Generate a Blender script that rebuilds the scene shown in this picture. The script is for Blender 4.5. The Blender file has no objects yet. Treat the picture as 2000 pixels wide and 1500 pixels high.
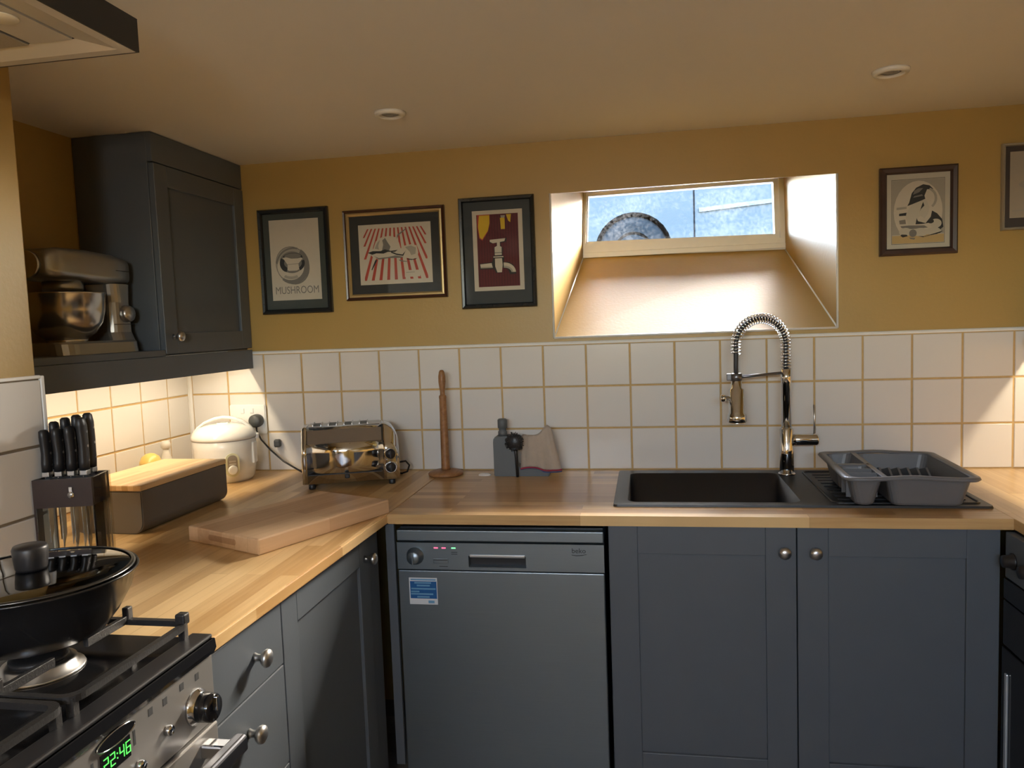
import bpy, bmesh, math, random
from mathutils import Matrix, Vector
random.seed(7)
sc = bpy.context.scene
C = sc.collection
H = 0.9                      # worktop height above the floor; all z below are measured from the worktop
PI = math.pi

# ------------------------------------------------------------------ camera
cam_d = bpy.data.cameras.new('camera'); cam = bpy.data.objects.new('camera', cam_d); C.objects.link(cam)
CP = Vector((1.76871, -2.73567, 0.53310 + H)); YAW, PITCH, ROLL = 0.1749987, -0.0786803, -0.0367371
_f = Vector((-math.sin(YAW)*math.cos(PITCH), math.cos(YAW)*math.cos(PITCH), math.sin(PITCH)))
_r = Vector((math.cos(YAW), math.sin(YAW), 0)); _u = _r.cross(_f)
r_ = math.cos(ROLL)*_r + math.sin(ROLL)*_u; u_ = -math.sin(ROLL)*_r + math.cos(ROLL)*_u
cam.matrix_world = Matrix(((r_.x, u_.x, -_f.x, CP.x), (r_.y, u_.y, -_f.y, CP.y), (r_.z, u_.z, -_f.z, CP.z), (0, 0, 0, 1)))
cam_d.sensor_width = 36; cam_d.lens = 1499.85/2000*36; cam_d.clip_start = 0.02; cam_d.clip_end = 200
sc.camera = cam

# ------------------------------------------------------------------ world, lights, exposure
SKY = 10.0; SUN_EL = 31; SUN_ROT = 25
EXPOSURE = 0.65
w = bpy.data.worlds.new('sky'); sc.world = w; w.use_nodes = True
nt = w.node_tree; nt.nodes.clear()
wo = nt.nodes.new('ShaderNodeOutputWorld'); bg = nt.nodes.new('ShaderNodeBackground')
sky = nt.nodes.new('ShaderNodeTexSky'); sky.sky_type = 'NISHITA'; sky.sun_disc = False
sky.sun_elevation = math.radians(SUN_EL); sky.sun_rotation = math.radians(SUN_ROT); sky.air_density = 1.0; sky.dust_density = 2.8; sky.ozone_density = 1.0
nt.links.new(sky.outputs[0], bg.inputs[0]); bg.inputs[1].default_value = SKY
nt.links.new(bg.outputs[0], wo.inputs[0])
vs = sc.view_settings
vs.view_transform = 'Standard'; vs.look = 'None'; vs.exposure = EXPOSURE; vs.gamma = 1.0; vs.use_curve_mapping = False
sc.cycles.max_bounces = 8; sc.cycles.diffuse_bounces = 6; sc.cycles.glossy_bounces = 4
sc.cycles.transparent_max_bounces = 12; sc.cycles.transmission_bounces = 6
sc.cycles.caustics_reflective = False; sc.cycles.caustics_refractive = False
sc.cycles.sample_clamp_indirect = 6.0

def area(name, loc, size, size_y, rot, energy, color, portal=False, spread=PI):
    d = bpy.data.lights.new(name, 'AREA'); d.shape = 'RECTANGLE'; d.size = size; d.size_y = size_y
    d.energy = energy; d.color = color; d.spread = spread
    if portal: d.cycles.is_portal = True
    o = bpy.data.objects.new(name, d); C.objects.link(o)
    o.location = (loc[0], loc[1], loc[2] + H); o.rotation_euler = rot
    return o
# sampling portals in the two windows (they give no light themselves)
area('window_portal', (1.92, 0.625, 0.96), 0.86, 0.36, (-PI/2, 0, 0), 0, (1, 1, 1), True)
area('rear_window_portal', (1.65, -4.70, 0.96), 1.8, 0.20, (PI/2, 0, 0), 0, (1, 1, 1), True)
WARM = (1.0, 0.80, 0.55)
LED_W = 3.0
FILL_STR = 82.0  # glow of the added fill globe behind the camera

# ------------------------------------------------------------------ materials
MATS = {}
def mat(name, col, rough=0.5, metal=0.0, noise=0.0, nscale=40.0, bump=0.0, bscale=200.0, emit=None, estr=0.0, coat=0.0, spec=0.5, stretch=None, rvar=0.0):
    if name in MATS: return MATS[name]
    m = bpy.data.materials.new(name); m.use_nodes = True; n = m.node_tree; b = n.nodes['Principled BSDF']
    c4 = (*col, 1)
    b.inputs['Base Color'].default_value = c4; b.inputs['Roughness'].default_value = rough; b.inputs['Metallic'].default_value = metal
    b.inputs['Specular IOR Level'].default_value = spec
    if coat: b.inputs['Coat Weight'].default_value = coat; b.inputs['Coat Roughness'].default_value = 0.08
    if emit: b.inputs['Emission Color'].default_value = (*emit, 1); b.inputs['Emission Strength'].default_value = estr
    tc = n.nodes.new('ShaderNodeTexCoord'); mp = n.nodes.new('ShaderNodeMapping'); n.links.new(tc.outputs['Object'], mp.inputs[0])
    if stretch: mp.inputs['Scale'].default_value = stretch
    nz = n.nodes.new('ShaderNodeTexNoise'); nz.inputs['Scale'].default_value = nscale; nz.inputs['Detail'].default_value = 4
    n.links.new(mp.outputs[0], nz.inputs['Vector'])
    k = noise if noise else 0.04
    mx = n.nodes.new('ShaderNodeMix'); mx.data_type = 'RGBA'
    mx.inputs[6].default_value = tuple(max(0, x*(1-k)) for x in col) + (1,); mx.inputs[7].default_value = tuple(min(1, x*(1+k)) for x in col) + (1,)
    n.links.new(nz.outputs['Fac'], mx.inputs[0]); n.links.new(mx.outputs[2], b.inputs['Base Color'])
    if rvar:
        mr = n.nodes.new('ShaderNodeMapRange'); mr.inputs[3].default_value = rough-rvar; mr.inputs[4].default_value = rough+rvar
        n.links.new(nz.outputs['Fac'], mr.inputs[0]); n.links.new(mr.outputs[0], b.inputs['Roughness'])
    if bump:
        nb = n.nodes.new('ShaderNodeTexNoise'); nb.inputs['Scale'].default_value = bscale; nb.inputs['Detail'].default_value = 3
        n.links.new(mp.outputs[0], nb.inputs['Vector'])
        bp = n.nodes.new('ShaderNodeBump'); bp.inputs['Strength'].default_value = bump; bp.inputs['Distance'].default_value = 0.004
        n.links.new(nb.outputs['Fac'], bp.inputs['Height']); n.links.new(bp.outputs[0], b.inputs['Normal'])
    MATS[name] = m
    return m

def wood(name, c1, c2, c3, rot=0.0, stave=0.042, length=0.55, rough=0.35, staves=True, grain=1.0, coat=0.0):
    if name in MATS: return MATS[name]
    m = bpy.data.materials.new(name); m.use_nodes = True; n = m.node_tree; b = n.nodes['Principled BSDF']
    L = n.links.new
    tc = n.nodes.new('ShaderNodeTexCoord'); mp = n.nodes.new('ShaderNodeMapping'); mp.inputs['Rotation'].default_value = (0, 0, rot)
    L(tc.outputs['Object'], mp.inputs[0])
    g = n.nodes.new('ShaderNodeMapping'); g.inputs['Scale'].default_value = (2.5, 45, 45); L(mp.outputs[0], g.inputs[0])
    nz = n.nodes.new('ShaderNodeTexNoise'); nz.inputs['Scale'].default_value = 1.6; nz.inputs['Detail'].default_value = 6; nz.inputs['Distortion'].default_value = 0.6
    L(g.outputs[0], nz.inputs['Vector'])
    rp = n.nodes.new('ShaderNodeValToRGB'); e = rp.color_ramp.elements
    e[0].position = 0.25; e[0].color = (*c1, 1); e[1].position = 0.75; e[1].color = (*c2, 1)
    el = rp.color_ramp.elements.new(0.5); el.color = (*[(a+d)/2 for a, d in zip(c1, c2)], 1)
    fac = nz.outputs['Fac']
    if staves:
        br = n.nodes.new('ShaderNodeTexBrick'); br.inputs['Scale'].default_value = 1.0
        br.inputs['Brick Width'].default_value = length; br.inputs['Row Height'].default_value = stave
        br.inputs['Mortar Size'].default_value = 0.0006; br.inputs['Mortar Smooth'].default_value = 0.3; br.offset = 0.37
        br.inputs['Color1'].default_value = (0, 0, 0, 1); br.inputs['Color2'].default_value = (1, 1, 1, 1); br.inputs['Mortar'].default_value = (0.1, 0.1, 0.1, 1)
        L(mp.outputs[0], br.inputs['Vector'])
        mx = n.nodes.new('ShaderNodeMix'); mx.data_type = 'FLOAT'; mx.inputs[0].default_value = 0.55
        L(nz.outputs['Fac'], mx.inputs[2]); L(br.outputs['Color'], mx.inputs[3]); fac = mx.outputs[0]
    L(fac, rp.inputs[0])
    big = n.nodes.new('ShaderNodeTexNoise'); big.inputs['Scale'].default_value = 3.0; L(mp.outputs[0], big.inputs['Vector'])
    m2 = n.nodes.new('ShaderNodeMix'); m2.data_type = 'RGBA'; m2.blend_type = 'MIX'; m2.inputs[7].default_value = (*c3, 1)
    mr = n.nodes.new('ShaderNodeMapRange'); mr.inputs[1].default_value = 0.45; mr.inputs[2].default_value = 0.75; mr.inputs[4].default_value = 0.45
    L(big.outputs['Fac'], mr.inputs[0]); L(mr.outputs[0], m2.inputs[0]); L(rp.outputs[0], m2.inputs[6]); L(m2.outputs[2], b.inputs['Base Color'])
    b.inputs['Roughness'].default_value = rough
    if coat: b.inputs['Coat Weight'].default_value = coat; b.inputs['Coat Roughness'].default_value = 0.25
    bp = n.nodes.new('ShaderNodeBump'); bp.inputs['Strength'].default_value = 0.08*grain; bp.inputs['Distance'].default_value = 0.002
    L(nz.outputs['Fac'], bp.inputs['Height']); L(bp.outputs[0], b.inputs['Normal'])
    MATS[name] = m
    return m

def thin_glass(name, tint=(1, 1, 1), rough=0.02, refl=1.0, dirt=0.0):
    if name in MATS: return MATS[name]
    m = bpy.data.materials.new(name); m.use_nodes = True; n = m.node_tree; n.nodes.clear(); L = n.links.new
    o = n.nodes.new('ShaderNodeOutputMaterial'); t = n.nodes.new('ShaderNodeBsdfTransparent'); t.inputs[0].default_value = (*tint, 1)
    g = n.nodes.new('ShaderNodeBsdfGlossy'); g.inputs['Roughness'].default_value = rough
    fr = n.nodes.new('ShaderNodeFresnel'); fr.inputs[0].default_value = 1.45
    mu = n.nodes.new('ShaderNodeMath'); mu.operation = 'MULTIPLY'; mu.inputs[1].default_value = refl
    L(fr.outputs[0], mu.inputs[0])
    mx = n.nodes.new('ShaderNodeMixShader'); L(mu.outputs[0], mx.inputs[0]); L(t.outputs[0], mx.inputs[1]); L(g.outputs[0], mx.inputs[2])
    last = mx
    if dirt:
        tc = n.nodes.new('ShaderNodeTexCoord'); nz = n.nodes.new('ShaderNodeTexNoise'); nz.inputs['Scale'].default_value = 90; nz.inputs['Detail'].default_value = 8
        L(tc.outputs['Object'], nz.inputs['Vector'])
        n2 = n.nodes.new('ShaderNodeTexNoise'); n2.inputs['Scale'].default_value = 5; L(tc.outputs['Object'], n2.inputs['Vector'])
        ad = n.nodes.new('ShaderNodeMath'); ad.operation = 'MULTIPLY'; L(nz.outputs['Fac'], ad.inputs[0]); L(n2.outputs['Fac'], ad.inputs[1])
        mr = n.nodes.new('ShaderNodeMapRange'); mr.inputs[1].default_value = 0.18; mr.inputs[2].default_value = 0.40; mr.inputs[4].default_value = dirt
        L(ad.outputs[0], mr.inputs[0])
        d = n.nodes.new('ShaderNodeBsdfTranslucent'); d.inputs[0].default_value = (0.8, 0.85, 0.9, 1)
        m2 = n.nodes.new('ShaderNodeMixShader'); L(mr.outputs[0], m2.inputs[0]); L(mx.outputs[0], m2.inputs[1]); L(d.outputs[0], m2.inputs[2]); last = m2
    L(last.outputs[0], o.inputs[0])
    MATS[name] = m
    return m

YELLOW = mat('mustard_paint', (0.41, 0.273, 0.084), 0.42, noise=0.05, nscale=3, bump=0.10, bscale=90, rvar=0.06)
CEIL = mat('ceiling_paint', (0.79, 0.775, 0.74), 0.75, noise=0.03, nscale=2, bump=0.06, bscale=30)
GROUT = mat('ochre_grout', (0.52, 0.36, 0.16), 0.9, noise=0.15, nscale=60)
TILE = mat('white_glazed_tile', (0.68, 0.665, 0.635), 0.16, noise=0.02, nscale=8, bump=0.03, bscale=25)
WHITE = mat('white_gloss', (0.80, 0.80, 0.78), 0.3)
UPVC = mat('window_frame_white', (0.82, 0.82, 0.80), 0.3)
CAB = mat('slate_cabinet_paint', (0.090, 0.106, 0.126), 0.42, noise=0.05, nscale=12, bump=0.03, bscale=150)
DARK = mat('black_void', (0.004, 0.004, 0.0045), 0.9, spec=0.0)
FLOORM = wood('floor_boards', (0.12, 0.10, 0.085), (0.20, 0.18, 0.15), (0.16, 0.14, 0.11), 0, 0.12, 1.6, 0.5)
WT = wood('worktop_oak', (0.38, 0.21, 0.075), (0.70, 0.49, 0.24), (0.50, 0.31, 0.13), 0, 0.042, 0.6, 0.30, coat=0.15)
WTY = wood('worktop_oak_long', (0.44, 0.255, 0.095), (0.74, 0.53, 0.27), (0.60, 0.40, 0.18), PI/2, 0.042, 0.6, 0.30, coat=0.15)
CHROME = mat('chrome', (0.70, 0.73, 0.78), 0.08, 1.0)
STEEL = mat('brushed_steel', (0.26, 0.31, 0.35), 0.38, 0.9, noise=0.06, nscale=6, stretch=(1, 60, 60), rvar=0.05)
SATIN = mat('satin_nickel', (0.55, 0.55, 0.55), 0.33, 1.0)
BLACK = mat('black_plastic', (0.014, 0.014, 0.016), 0.4)
BLACKG = mat('black_gloss', (0.008, 0.008, 0.009), 0.12)
IRON = mat('cast_iron', (0.018, 0.018, 0.019), 0.45, noise=0.2, nscale=80, bump=0.2, bscale=300)
SINKM = mat('black_composite', (0.011, 0.0115, 0.013), 0.38, noise=0.3, nscale=400, bump=0.05, bscale=500)
GREYP = mat('grey_plastic', (0.125, 0.13, 0.14), 0.35)
PAPER = mat('cream_paper', (0.58, 0.53, 0.44), 0.8)
INK = mat('black_ink', (0.03, 0.032, 0.035), 0.8)
GREYI = mat('grey_ink', (0.19, 0.18, 0.165), 0.8)
LGREYI = mat('light_grey_ink', (0.36, 0.335, 0.285), 0.8)
REDI = mat('red_ink', (0.42, 0.065, 0.045), 0.8)
MAROON = mat('maroon_ink', (0.105, 0.018, 0.026), 0.8)
MAROON2 = mat('dark_maroon_ink', (0.065, 0.014, 0.022), 0.8)
YELI = mat('yellow_ink', (0.62, 0.42, 0.03), 0.8)
OCHREI = mat('ochre_ink', (0.50, 0.36, 0.16), 0.8)
PGLASS = thin_glass('picture_glass', (1, 1, 1), 0.03, 0.5)

# ------------------------------------------------------------------ geometry helpers
def B(): return bmesh.new()
def box(bm, x0, x1, y0, y1, z0, z1, mi=0, bev=0.0, seg=2):
    t = bmesh.new()
    v = [t.verts.new((x, y, z)) for x in (x0, x1) for y in (y0, y1) for z in (z0, z1)]
    for q in ((0, 1, 3, 2), (4, 6, 7, 5), (0, 4, 5, 1), (2, 3, 7, 6), (0, 2, 6, 4), (1, 5, 7, 3)): t.faces.new([v[i] for i in q])
    bmesh.ops.recalc_face_normals(t, faces=t.faces)
    if bev: bmesh.ops.bevel(t, geom=list(t.edges), offset=bev, segments=seg, profile=0.5, affect='EDGES')
    return join(bm, t, mi)
def join(bm, t, mi=None, M=None):
    mp = {}
    for v in t.verts: mp[v] = bm.verts.new(M @ v.co if M else v.co)
    out = []
    for f in t.faces:
        try: nf = bm.faces.new([mp[v] for v in f.verts])
        except ValueError: continue
        nf.material_index = f.material_index if mi is None else mi; nf.smooth = f.smooth; out.append(nf)
    t.free()
    return out
AX = {'z': Matrix.Identity(4), 'x': Matrix.Rotation(PI/2, 4, 'Y'), 'y': Matrix.Rotation(-PI/2, 4, 'X'), '-y': Matrix.Rotation(PI/2, 4, 'X')}
def lathe(bm, prof, c=(0, 0, 0), axis='z', seg=28, mi=0, sx=1.0, sy=1.0, smooth=True):
    """prof: (r, h) pairs turned about the axis at c."""
    M = Matrix.Translation(c) @ AX[axis] if isinstance(axis, str) else Matrix.Translation(c) @ axis
    rings = []
    for r, h in prof:
        if r < 1e-6: rings.append([bm.verts.new(M @ Vector((0, 0, h)))])
        else: rings.append([bm.verts.new(M @ Vector((r*sx*math.cos(2*PI*i/seg), r*sy*math.sin(2*PI*i/seg), h))) for i in range(seg)])
    for a, b in zip(rings, rings[1:]):
        for i in range(seg):
            j = (i+1) % seg
            if len(a) == 1 and len(b) == 1: break
            q = [a[0], b[i], b[j]] if len(a) == 1 else ([a[i], a[j], b[0]] if len(b) == 1 else [a[i], a[j], b[j], b[i]])
            f = bm.faces.new(q); f.material_index = mi; f.smooth = smooth
    for ring, fl in ((rings[0], True), (rings[-1], False)):
        if len(ring) > 1:
            f = bm.faces.new(ring[::-1] if fl else ring); f.material_index = mi
def cyl(bm, c, r, h, axis='z', seg=24, mi=0, r2=None):
    lathe(bm, [(r, 0), (r if r2 is None else r2, h)], c, axis, seg, mi)
def tube(bm, pts, r, seg=8, mi=0, closed=False, cap=True):
    P = [Vector(p) for p in pts]; n = len(P)
    R = r if isinstance(r, (list, tuple)) else [r]*n
    T = [((P[(i+1) % n] if closed else P[min(i+1, n-1)]) - (P[i-1] if closed else P[max(i-1, 0)])).normalized() for i in range(n)]
    up = Vector((0, 0, 1)) if abs(T[0].z) < 0.9 else Vector((1, 0, 0))
    N = (up - T[0]*up.dot(T[0])).normalized(); rings = []
    for i in range(n):
        N = (N - T[i]*N.dot(T[i])).normalized(); Bn = T[i].cross(N)
        rings.append([bm.verts.new(P[i] + R[i]*(math.cos(2*PI*k/seg)*N + math.sin(2*PI*k/seg)*Bn)) for k in range(seg)])
    m = n if closed else n-1
    for i in range(m):
        a, b = rings[i], rings[(i+1) % n]
        for k in range(seg):
            l = (k+1) % seg
            f = bm.faces.new([a[k], a[l], b[l], b[k]]); f.material_index = mi; f.smooth = True
    if cap and not closed:
        bm.faces.new(rings[0][::-1]).material_index = mi; bm.faces.new(rings[-1]).material_index = mi
def prism(bm, poly, axis, a, b, mi=0, smooth=False):
    """poly in the two other axes (x: (y,z); y: (x,z); z: (x,y)), extruded along axis from a to b."""
    def P(p, h): return {'x': (h, p[0], p[1]), 'y': (p[0], h, p[1]), 'z': (p[0], p[1], h)}[axis]
    va = [bm.verts.new(P(p, a)) for p in poly]; vb = [bm.verts.new(P(p, b)) for p in poly]
    fs = [bm.faces.new(va[::-1]), bm.faces.new(vb)]
    n = len(poly)
    for i in range(n):
        f = bm.faces.new([va[i], va[(i+1) % n], vb[(i+1) % n], vb[i]]); f.smooth = smooth; fs.append(f)
    for f in fs: f.material_index = mi
    bmesh.ops.recalc_face_normals(bm, faces=fs)
    return fs
def rrect(x0, x1, y0, y1, r, n=5):
    out = []
    for cx, cy, a in ((x1-r, y1-r, 0), (x0+r, y1-r, PI/2), (x0+r, y0+r, PI), (x1-r, y0+r, 3*PI/2)):
        out += [(cx + r*math.cos(a+PI/2*i/n), cy + r*math.sin(a+PI/2*i/n)) for i in range(n+1)]
    return out
def ell(cx, cy, rx, ry, n=28, a0=0, a1=2*PI, rot=0):
    pts = []
    for i in range(n + (0 if a1-a0 > 2*PI-1e-6 else 1)):
        a = a0 + (a1-a0)*i/n; x, y = rx*math.cos(a), ry*math.sin(a)
        pts.append((cx + x*math.cos(rot) - y*math.sin(rot), cy + x*math.sin(rot) + y*math.cos(rot)))
    return pts
def loft(bm, rings, mi=0, smooth=False, cap0=True, cap1=True):
    R = [[bm.verts.new(p) for p in r] for r in rings]; n = len(R[0]); fs = []
    for a, b in zip(R, R[1:]):
        for i in range(n):
            j = (i+1) % n; f = bm.faces.new([a[i], a[j], b[j], b[i]]); f.smooth = smooth; fs.append(f)
    if cap0: fs.append(bm.faces.new(R[0][::-1]))
    if cap1: fs.append(bm.faces.new(R[-1]))
    for f in fs: f.material_index = mi
    return fs
def mesh_of(name, bm, mats, smooth_angle=None):
    me = bpy.data.meshes.new(name); bm.normal_update(); bm.to_mesh(me); bm.free()
    for m in (mats if isinstance(mats, (list, tuple)) else [mats]): me.materials.append(m)
    return me
def part(name, bm, m, parent, loc=(0, 0, 0), rot=(0, 0, 0), label=None, recalc=False):
    if recalc: bmesh.ops.recalc_face_normals(bm, faces=bm.faces)
    o = bpy.data.objects.new(name, bm if isinstance(bm, bpy.types.Mesh) else mesh_of(name, bm, m)); C.objects.link(o)
    o.parent = parent; o.location = loc; o.rotation_euler = rot
    if label: o['label'] = label
    return o
def tag(o, label, cat, group=None):
    o['label'] = label; o['category'] = cat
    if group: o['group'] = group
    return o
def thing(name, label, cat, loc=(0, 0, 0), rotz=0, group=None):
    o = bpy.data.objects.new(name, None); C.objects.link(o); o.empty_display_size = 0.05
    o.location = (loc[0], loc[1], loc[2]+H); o.rotation_euler = (0, 0, rotz)
    return tag(o, label, cat, group)
def solo(name, bm, m, label, cat, loc=(0, 0, 0), rotz=0, group=None):
    o = bpy.data.objects.new(name, mesh_of(name, bm, m)); C.objects.link(o)
    o.location = (loc[0], loc[1], loc[2]+H); o.rotation_euler = (0, 0, rotz)
    return tag(o, label, cat, group)
def struct(name, bm, m, label, cat, loc=(0, 0, 0)):
    o = bpy.data.objects.new(name, mesh_of(name, bm, m)); C.objects.link(o); o.location = (loc[0], loc[1], loc[2]+H)
    o['kind'] = 'structure'; o['label'] = label; o['category'] = cat
    return o
def text_bm(s, size, depth=0.0003):
    cu = bpy.data.curves.new('lettering', 'FONT'); cu.body = s; cu.size = size; cu.align_x = 'CENTER'; cu.align_y = 'CENTER'; cu.resolution_u = 3
    ob = bpy.data.objects.new('lettering', cu); C.objects.link(ob)
    dg = bpy.context.evaluated_depsgraph_get(); me = bpy.data.meshes.new_from_object(ob.evaluated_get(dg))
    bm = bmesh.new(); bm.from_mesh(me)
    bpy.data.objects.remove(ob); bpy.data.curves.remove(cu); bpy.data.meshes.remove(me)
    return bm

# ------------------------------------------------------------------ the setting
XR = 3.27; YB = -4.60; ZC = 1.165; YO = 0.62
b = B(); box(b, -0.2, XR+0.2, YB-0.15, 0.2, -H-0.1, -H)
struct('floor', b, FLOORM, 'dark wooden kitchen floor', 'floor')
b = B(); box(b, -0.2, XR+0.2, YB-0.15, 0.0, ZC, ZC+0.12)
struct('ceiling', b, CEIL, 'low white plastered ceiling', 'ceiling')

# back wall with the splayed window recess
FO = [(1.444, 0.476), (2.402, 0.479), (2.402, 0.988), (1.446, 0.984)]       # opening in the room face (x, z)
IN = [(1.513, 0.800), (2.331, 0.791), (2.326, 1.081), (1.523, 1.070)]       # where the window frame sits, y = YI
YI = 0.55
def wall_with_hole(bm, x0, x1, z0, z1, ya, yb, oa, mids, ob, flip=False):
    def ring(pts, y): return [bm.verts.new((p[0], y, p[1])) for p in pts]
    outer = [(x0, z0), (x1, z0), (x1, z1), (x0, z1)]
    A, Bo = ring(outer, ya), ring(outer, yb)
    rings = [ring(oa, ya)] + [ring(p, y) for p, y in mids] + [ring(ob, yb)]
    fs = []
    for i in range(4):
        j = (i+1) % 4
        fs.append(bm.faces.new([A[i], A[j], rings[0][j], rings[0][i]])); fs.append(bm.faces.new([Bo[j], Bo[i], rings[-1][i], rings[-1][j]]))
        fs.append(bm.faces.new([A[j], A[i], Bo[i], Bo[j]]))
        for p, q in zip(rings, rings[1:]): fs.append(bm.faces.new([p[i], p[j], q[j], q[i]]))
    bmesh.ops.recalc_face_normals(bm, faces=fs)
b = B(); wall_with_hole(b, -0.2, XR+0.2, -H, ZC+0.12, 0.0, YO, FO, [(IN, YI)], IN)
wall_back = struct('wall_back', b, YELLOW, 'mustard yellow back wall with deep splayed window recess', 'wall')
# thin white beads round the recess edges
b = B()
for p, q in ((0, 3), (0, 1), (1, 2)): tube(b, [(FO[p][0], 0, FO[p][1]), (FO[q][0], 0, FO[q][1])], 0.004, 6)
for k in (0, 1): tube(b, [(FO[k][0], 0, FO[k][1]), (IN[k][0], YI, IN[k][1])], 0.004, 6)
part('corner_bead', b, WHITE, wall_back, label='white filler bead along the recess edges')

# left alcove wall, chimney breast, right wall, rear wall
b = B(); box(b, -0.2, 0.0, YB, 0.0, -H, ZC)
wall_left = struct('wall_left', b, YELLOW, 'mustard wall at the back of the left alcove', 'wall')
YP = -1.228
b = B(); box(b, 0.0, 0.42, -3.2, YP, -H, ZC, bev=0.004)
wall_breast = struct('wall_chimney', b, YELLOW, 'mustard chimney breast behind the cooker', 'wall')
b = B(); box(b, XR, XR+0.2, YB, 0.0, -H, ZC)
wall_right = struct('wall_right', b, YELLOW, 'mustard right-hand wall', 'wall')
b = B(); RW = [(0.75, 0.86), (2.55, 0.86), (2.55, 1.06), (0.75, 1.06)]
wall_with_hole(b, -0.2, XR+0.2, -H, ZC+0.12, YB, YB-0.15, RW, [], RW)
struct('wall_rear', b, YELLOW, 'mustard rear wall behind the camera with a wide window', 'wall')

# windows
def frame_quad(bm, P, y0, y1, wd, bev=0.0):
    """frame along the quad P (x,z), of width wd on each side"""
    c = [(sum(p[0] for p in P)/4, sum(p[1] for p in P)/4)][0]
    wds = wd if isinstance(wd, (list, tuple)) else (wd,)*4    # bottom, right, top, left
    Q = [(P[0][0]+wds[3], P[0][1]+wds[0]), (P[1][0]-wds[1], P[1][1]+wds[0]), (P[2][0]-wds[1], P[2][1]-wds[2]), (P[3][0]+wds[3], P[3][1]-wds[2])]
    def ring(pts, y): return [bm.verts.new((p[0], y, p[1])) for p in pts]
    a, d, e, f = ring(P, y0), ring(Q, y0), ring(P, y1), ring(Q, y1); fs = []
    for i in range(4):
        j = (i+1) % 4
        fs += [bm.faces.new([a[i], a[j], d[j], d[i]]), bm.faces.new([e[j], e[i], f[i], f[j]]), bm.faces.new([d[i], d[j], f[j], f[i]]), bm.faces.new([a[j], a[i], e[i], e[j]])]
    bmesh.ops.recalc_face_normals(bm, faces=fs)
    return Q
b = B(); Q1 = frame_quad(b, IN, YI-0.005, YI+0.075, (0.048, 0.020, 0.004, 0.012))
win = struct('window_1', b, UPVC, 'white framed horizontal basement window in the recess', 'window')
b = B(); Q2 = frame_quad(b, Q1, YI+0.012, YI+0.055, (0.018, 0.018, 0.012, 0.006))
part('sash', b, UPVC, win)
b = B(); box(b, IN[0][0], IN[1][0], YI-0.012, YI-0.005, IN[0][1]-0.004, IN[0][1]+0.018, bev=0.002)
part('sill_strip', b, UPVC, win)
b = B(); v = [b.verts.new((p[0], YI+0.03, p[1])) for p in Q2]; v2 = [b.verts.new((p[0], YI+0.034, p[1])) for p in Q2]
b.faces.new(v); b.faces.new(v2[::-1])
for i in range(4): b.faces.new([v[i], v2[i], v2[(i+1) % 4], v[(i+1) % 4]])
part('pane', b, thin_glass('dusty_window_glass', (0.97, 0.99, 1.0), 0.02, 1.0, dirt=0.006), win, label='dusty glass pane')
b = B(); Q3 = frame_quad(b, RW, YB-0.09, YB-0.02, 0.025); box(b, 1.64, 1.66, YB-0.09, YB-0.02, 0.86, 1.06)
win2 = struct('window_2', b, UPVC, 'white rear window behind the camera', 'window')
for x0, x1 in ((0.775, 1.64), (1.66, 2.525)):
    b = B(); box(b, x0, x1, YB-0.06, YB-0.055, 0.885, 1.035); part('pane', b, thin_glass('clear_glass'), win2)

# ---- tiles (each one its own piece)
PT = 0.154; GR = 0.0065; ROWS = [(0.3010, 0.4516), (0.1505, 0.3010), (0.0, 0.1505)]
TMESH = {}
def tile_mesh(wd, h, m=TILE):
    k = (round(wd, 4), round(h, 4), m.name)
    if k not in TMESH:
        t = B(); w2, h2 = wd/2-GR/2, h/2-GR/2; e = 0.0016
        R = [[(-w2, 0, -h2), (w2, 0, -h2), (w2, 0, h2), (-w2, 0, h2)], [(-w2, -0.0045, -h2), (w2, -0.0045, -h2), (w2, -0.0045, h2), (-w2, -0.0045, h2)],
             [(-w2+e, -0.006, -h2+e), (w2-e, -0.006, -h2+e), (w2-e, -0.006, h2-e), (-w2+e, -0.006, h2-e)]]
        loft(t, R); TMESH[k] = mesh_of('tile', t, m)
    return TMESH[k]
def grout(name, parent, x0, x1, z0, z1, loc=(0, 0, 0), rotz=0):
    t = B(); box(t, x0, x1, -0.003, 0, z0, z1); return part(name, t, GROUT, parent, loc, (0, 0, rotz))
grout('grout', wall_back, 0.0, XR, 0.0, 0.4516)
xs = [0.016] + [0.170 + k*PT for k in range(0, 21)]
xs = [x for x in xs if x < XR] + [XR]
for z0, z1 in ROWS:
    for xa, xb in zip(xs, xs[1:]):
        if xb - xa < 0.02: continue
        part('tile', tile_mesh(xb-xa, z1-z0), None, wall_back, ((xa+xb)/2 + random.uniform(-3e-4, 3e-4), random.uniform(-4e-4, 2e-4), (z0+z1)/2), (random.uniform(-.003, .003), 0, random.uniform(-.003, .003)))
b = B(); prism(b, [(0, 0.4516), (-0.007, 0.4516), (-0.0075, 0.456), (-0.005, 0.461), (0, 0.4625)], 'x', 0.0, XR)
tr = struct('trim_1', b, WHITE, 'white quadrant trim capping the back wall tiles', 'trim')
b = B(); box(b, 0.006, 0.016, -0.007, 0, 0, 0.4516); box(b, 0, 0.007, -0.016, -0.007, 0, 0.4516)
struct('trim_2', b, WHITE, 'white sealant strip in the tiled left corner', 'trim')
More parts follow.
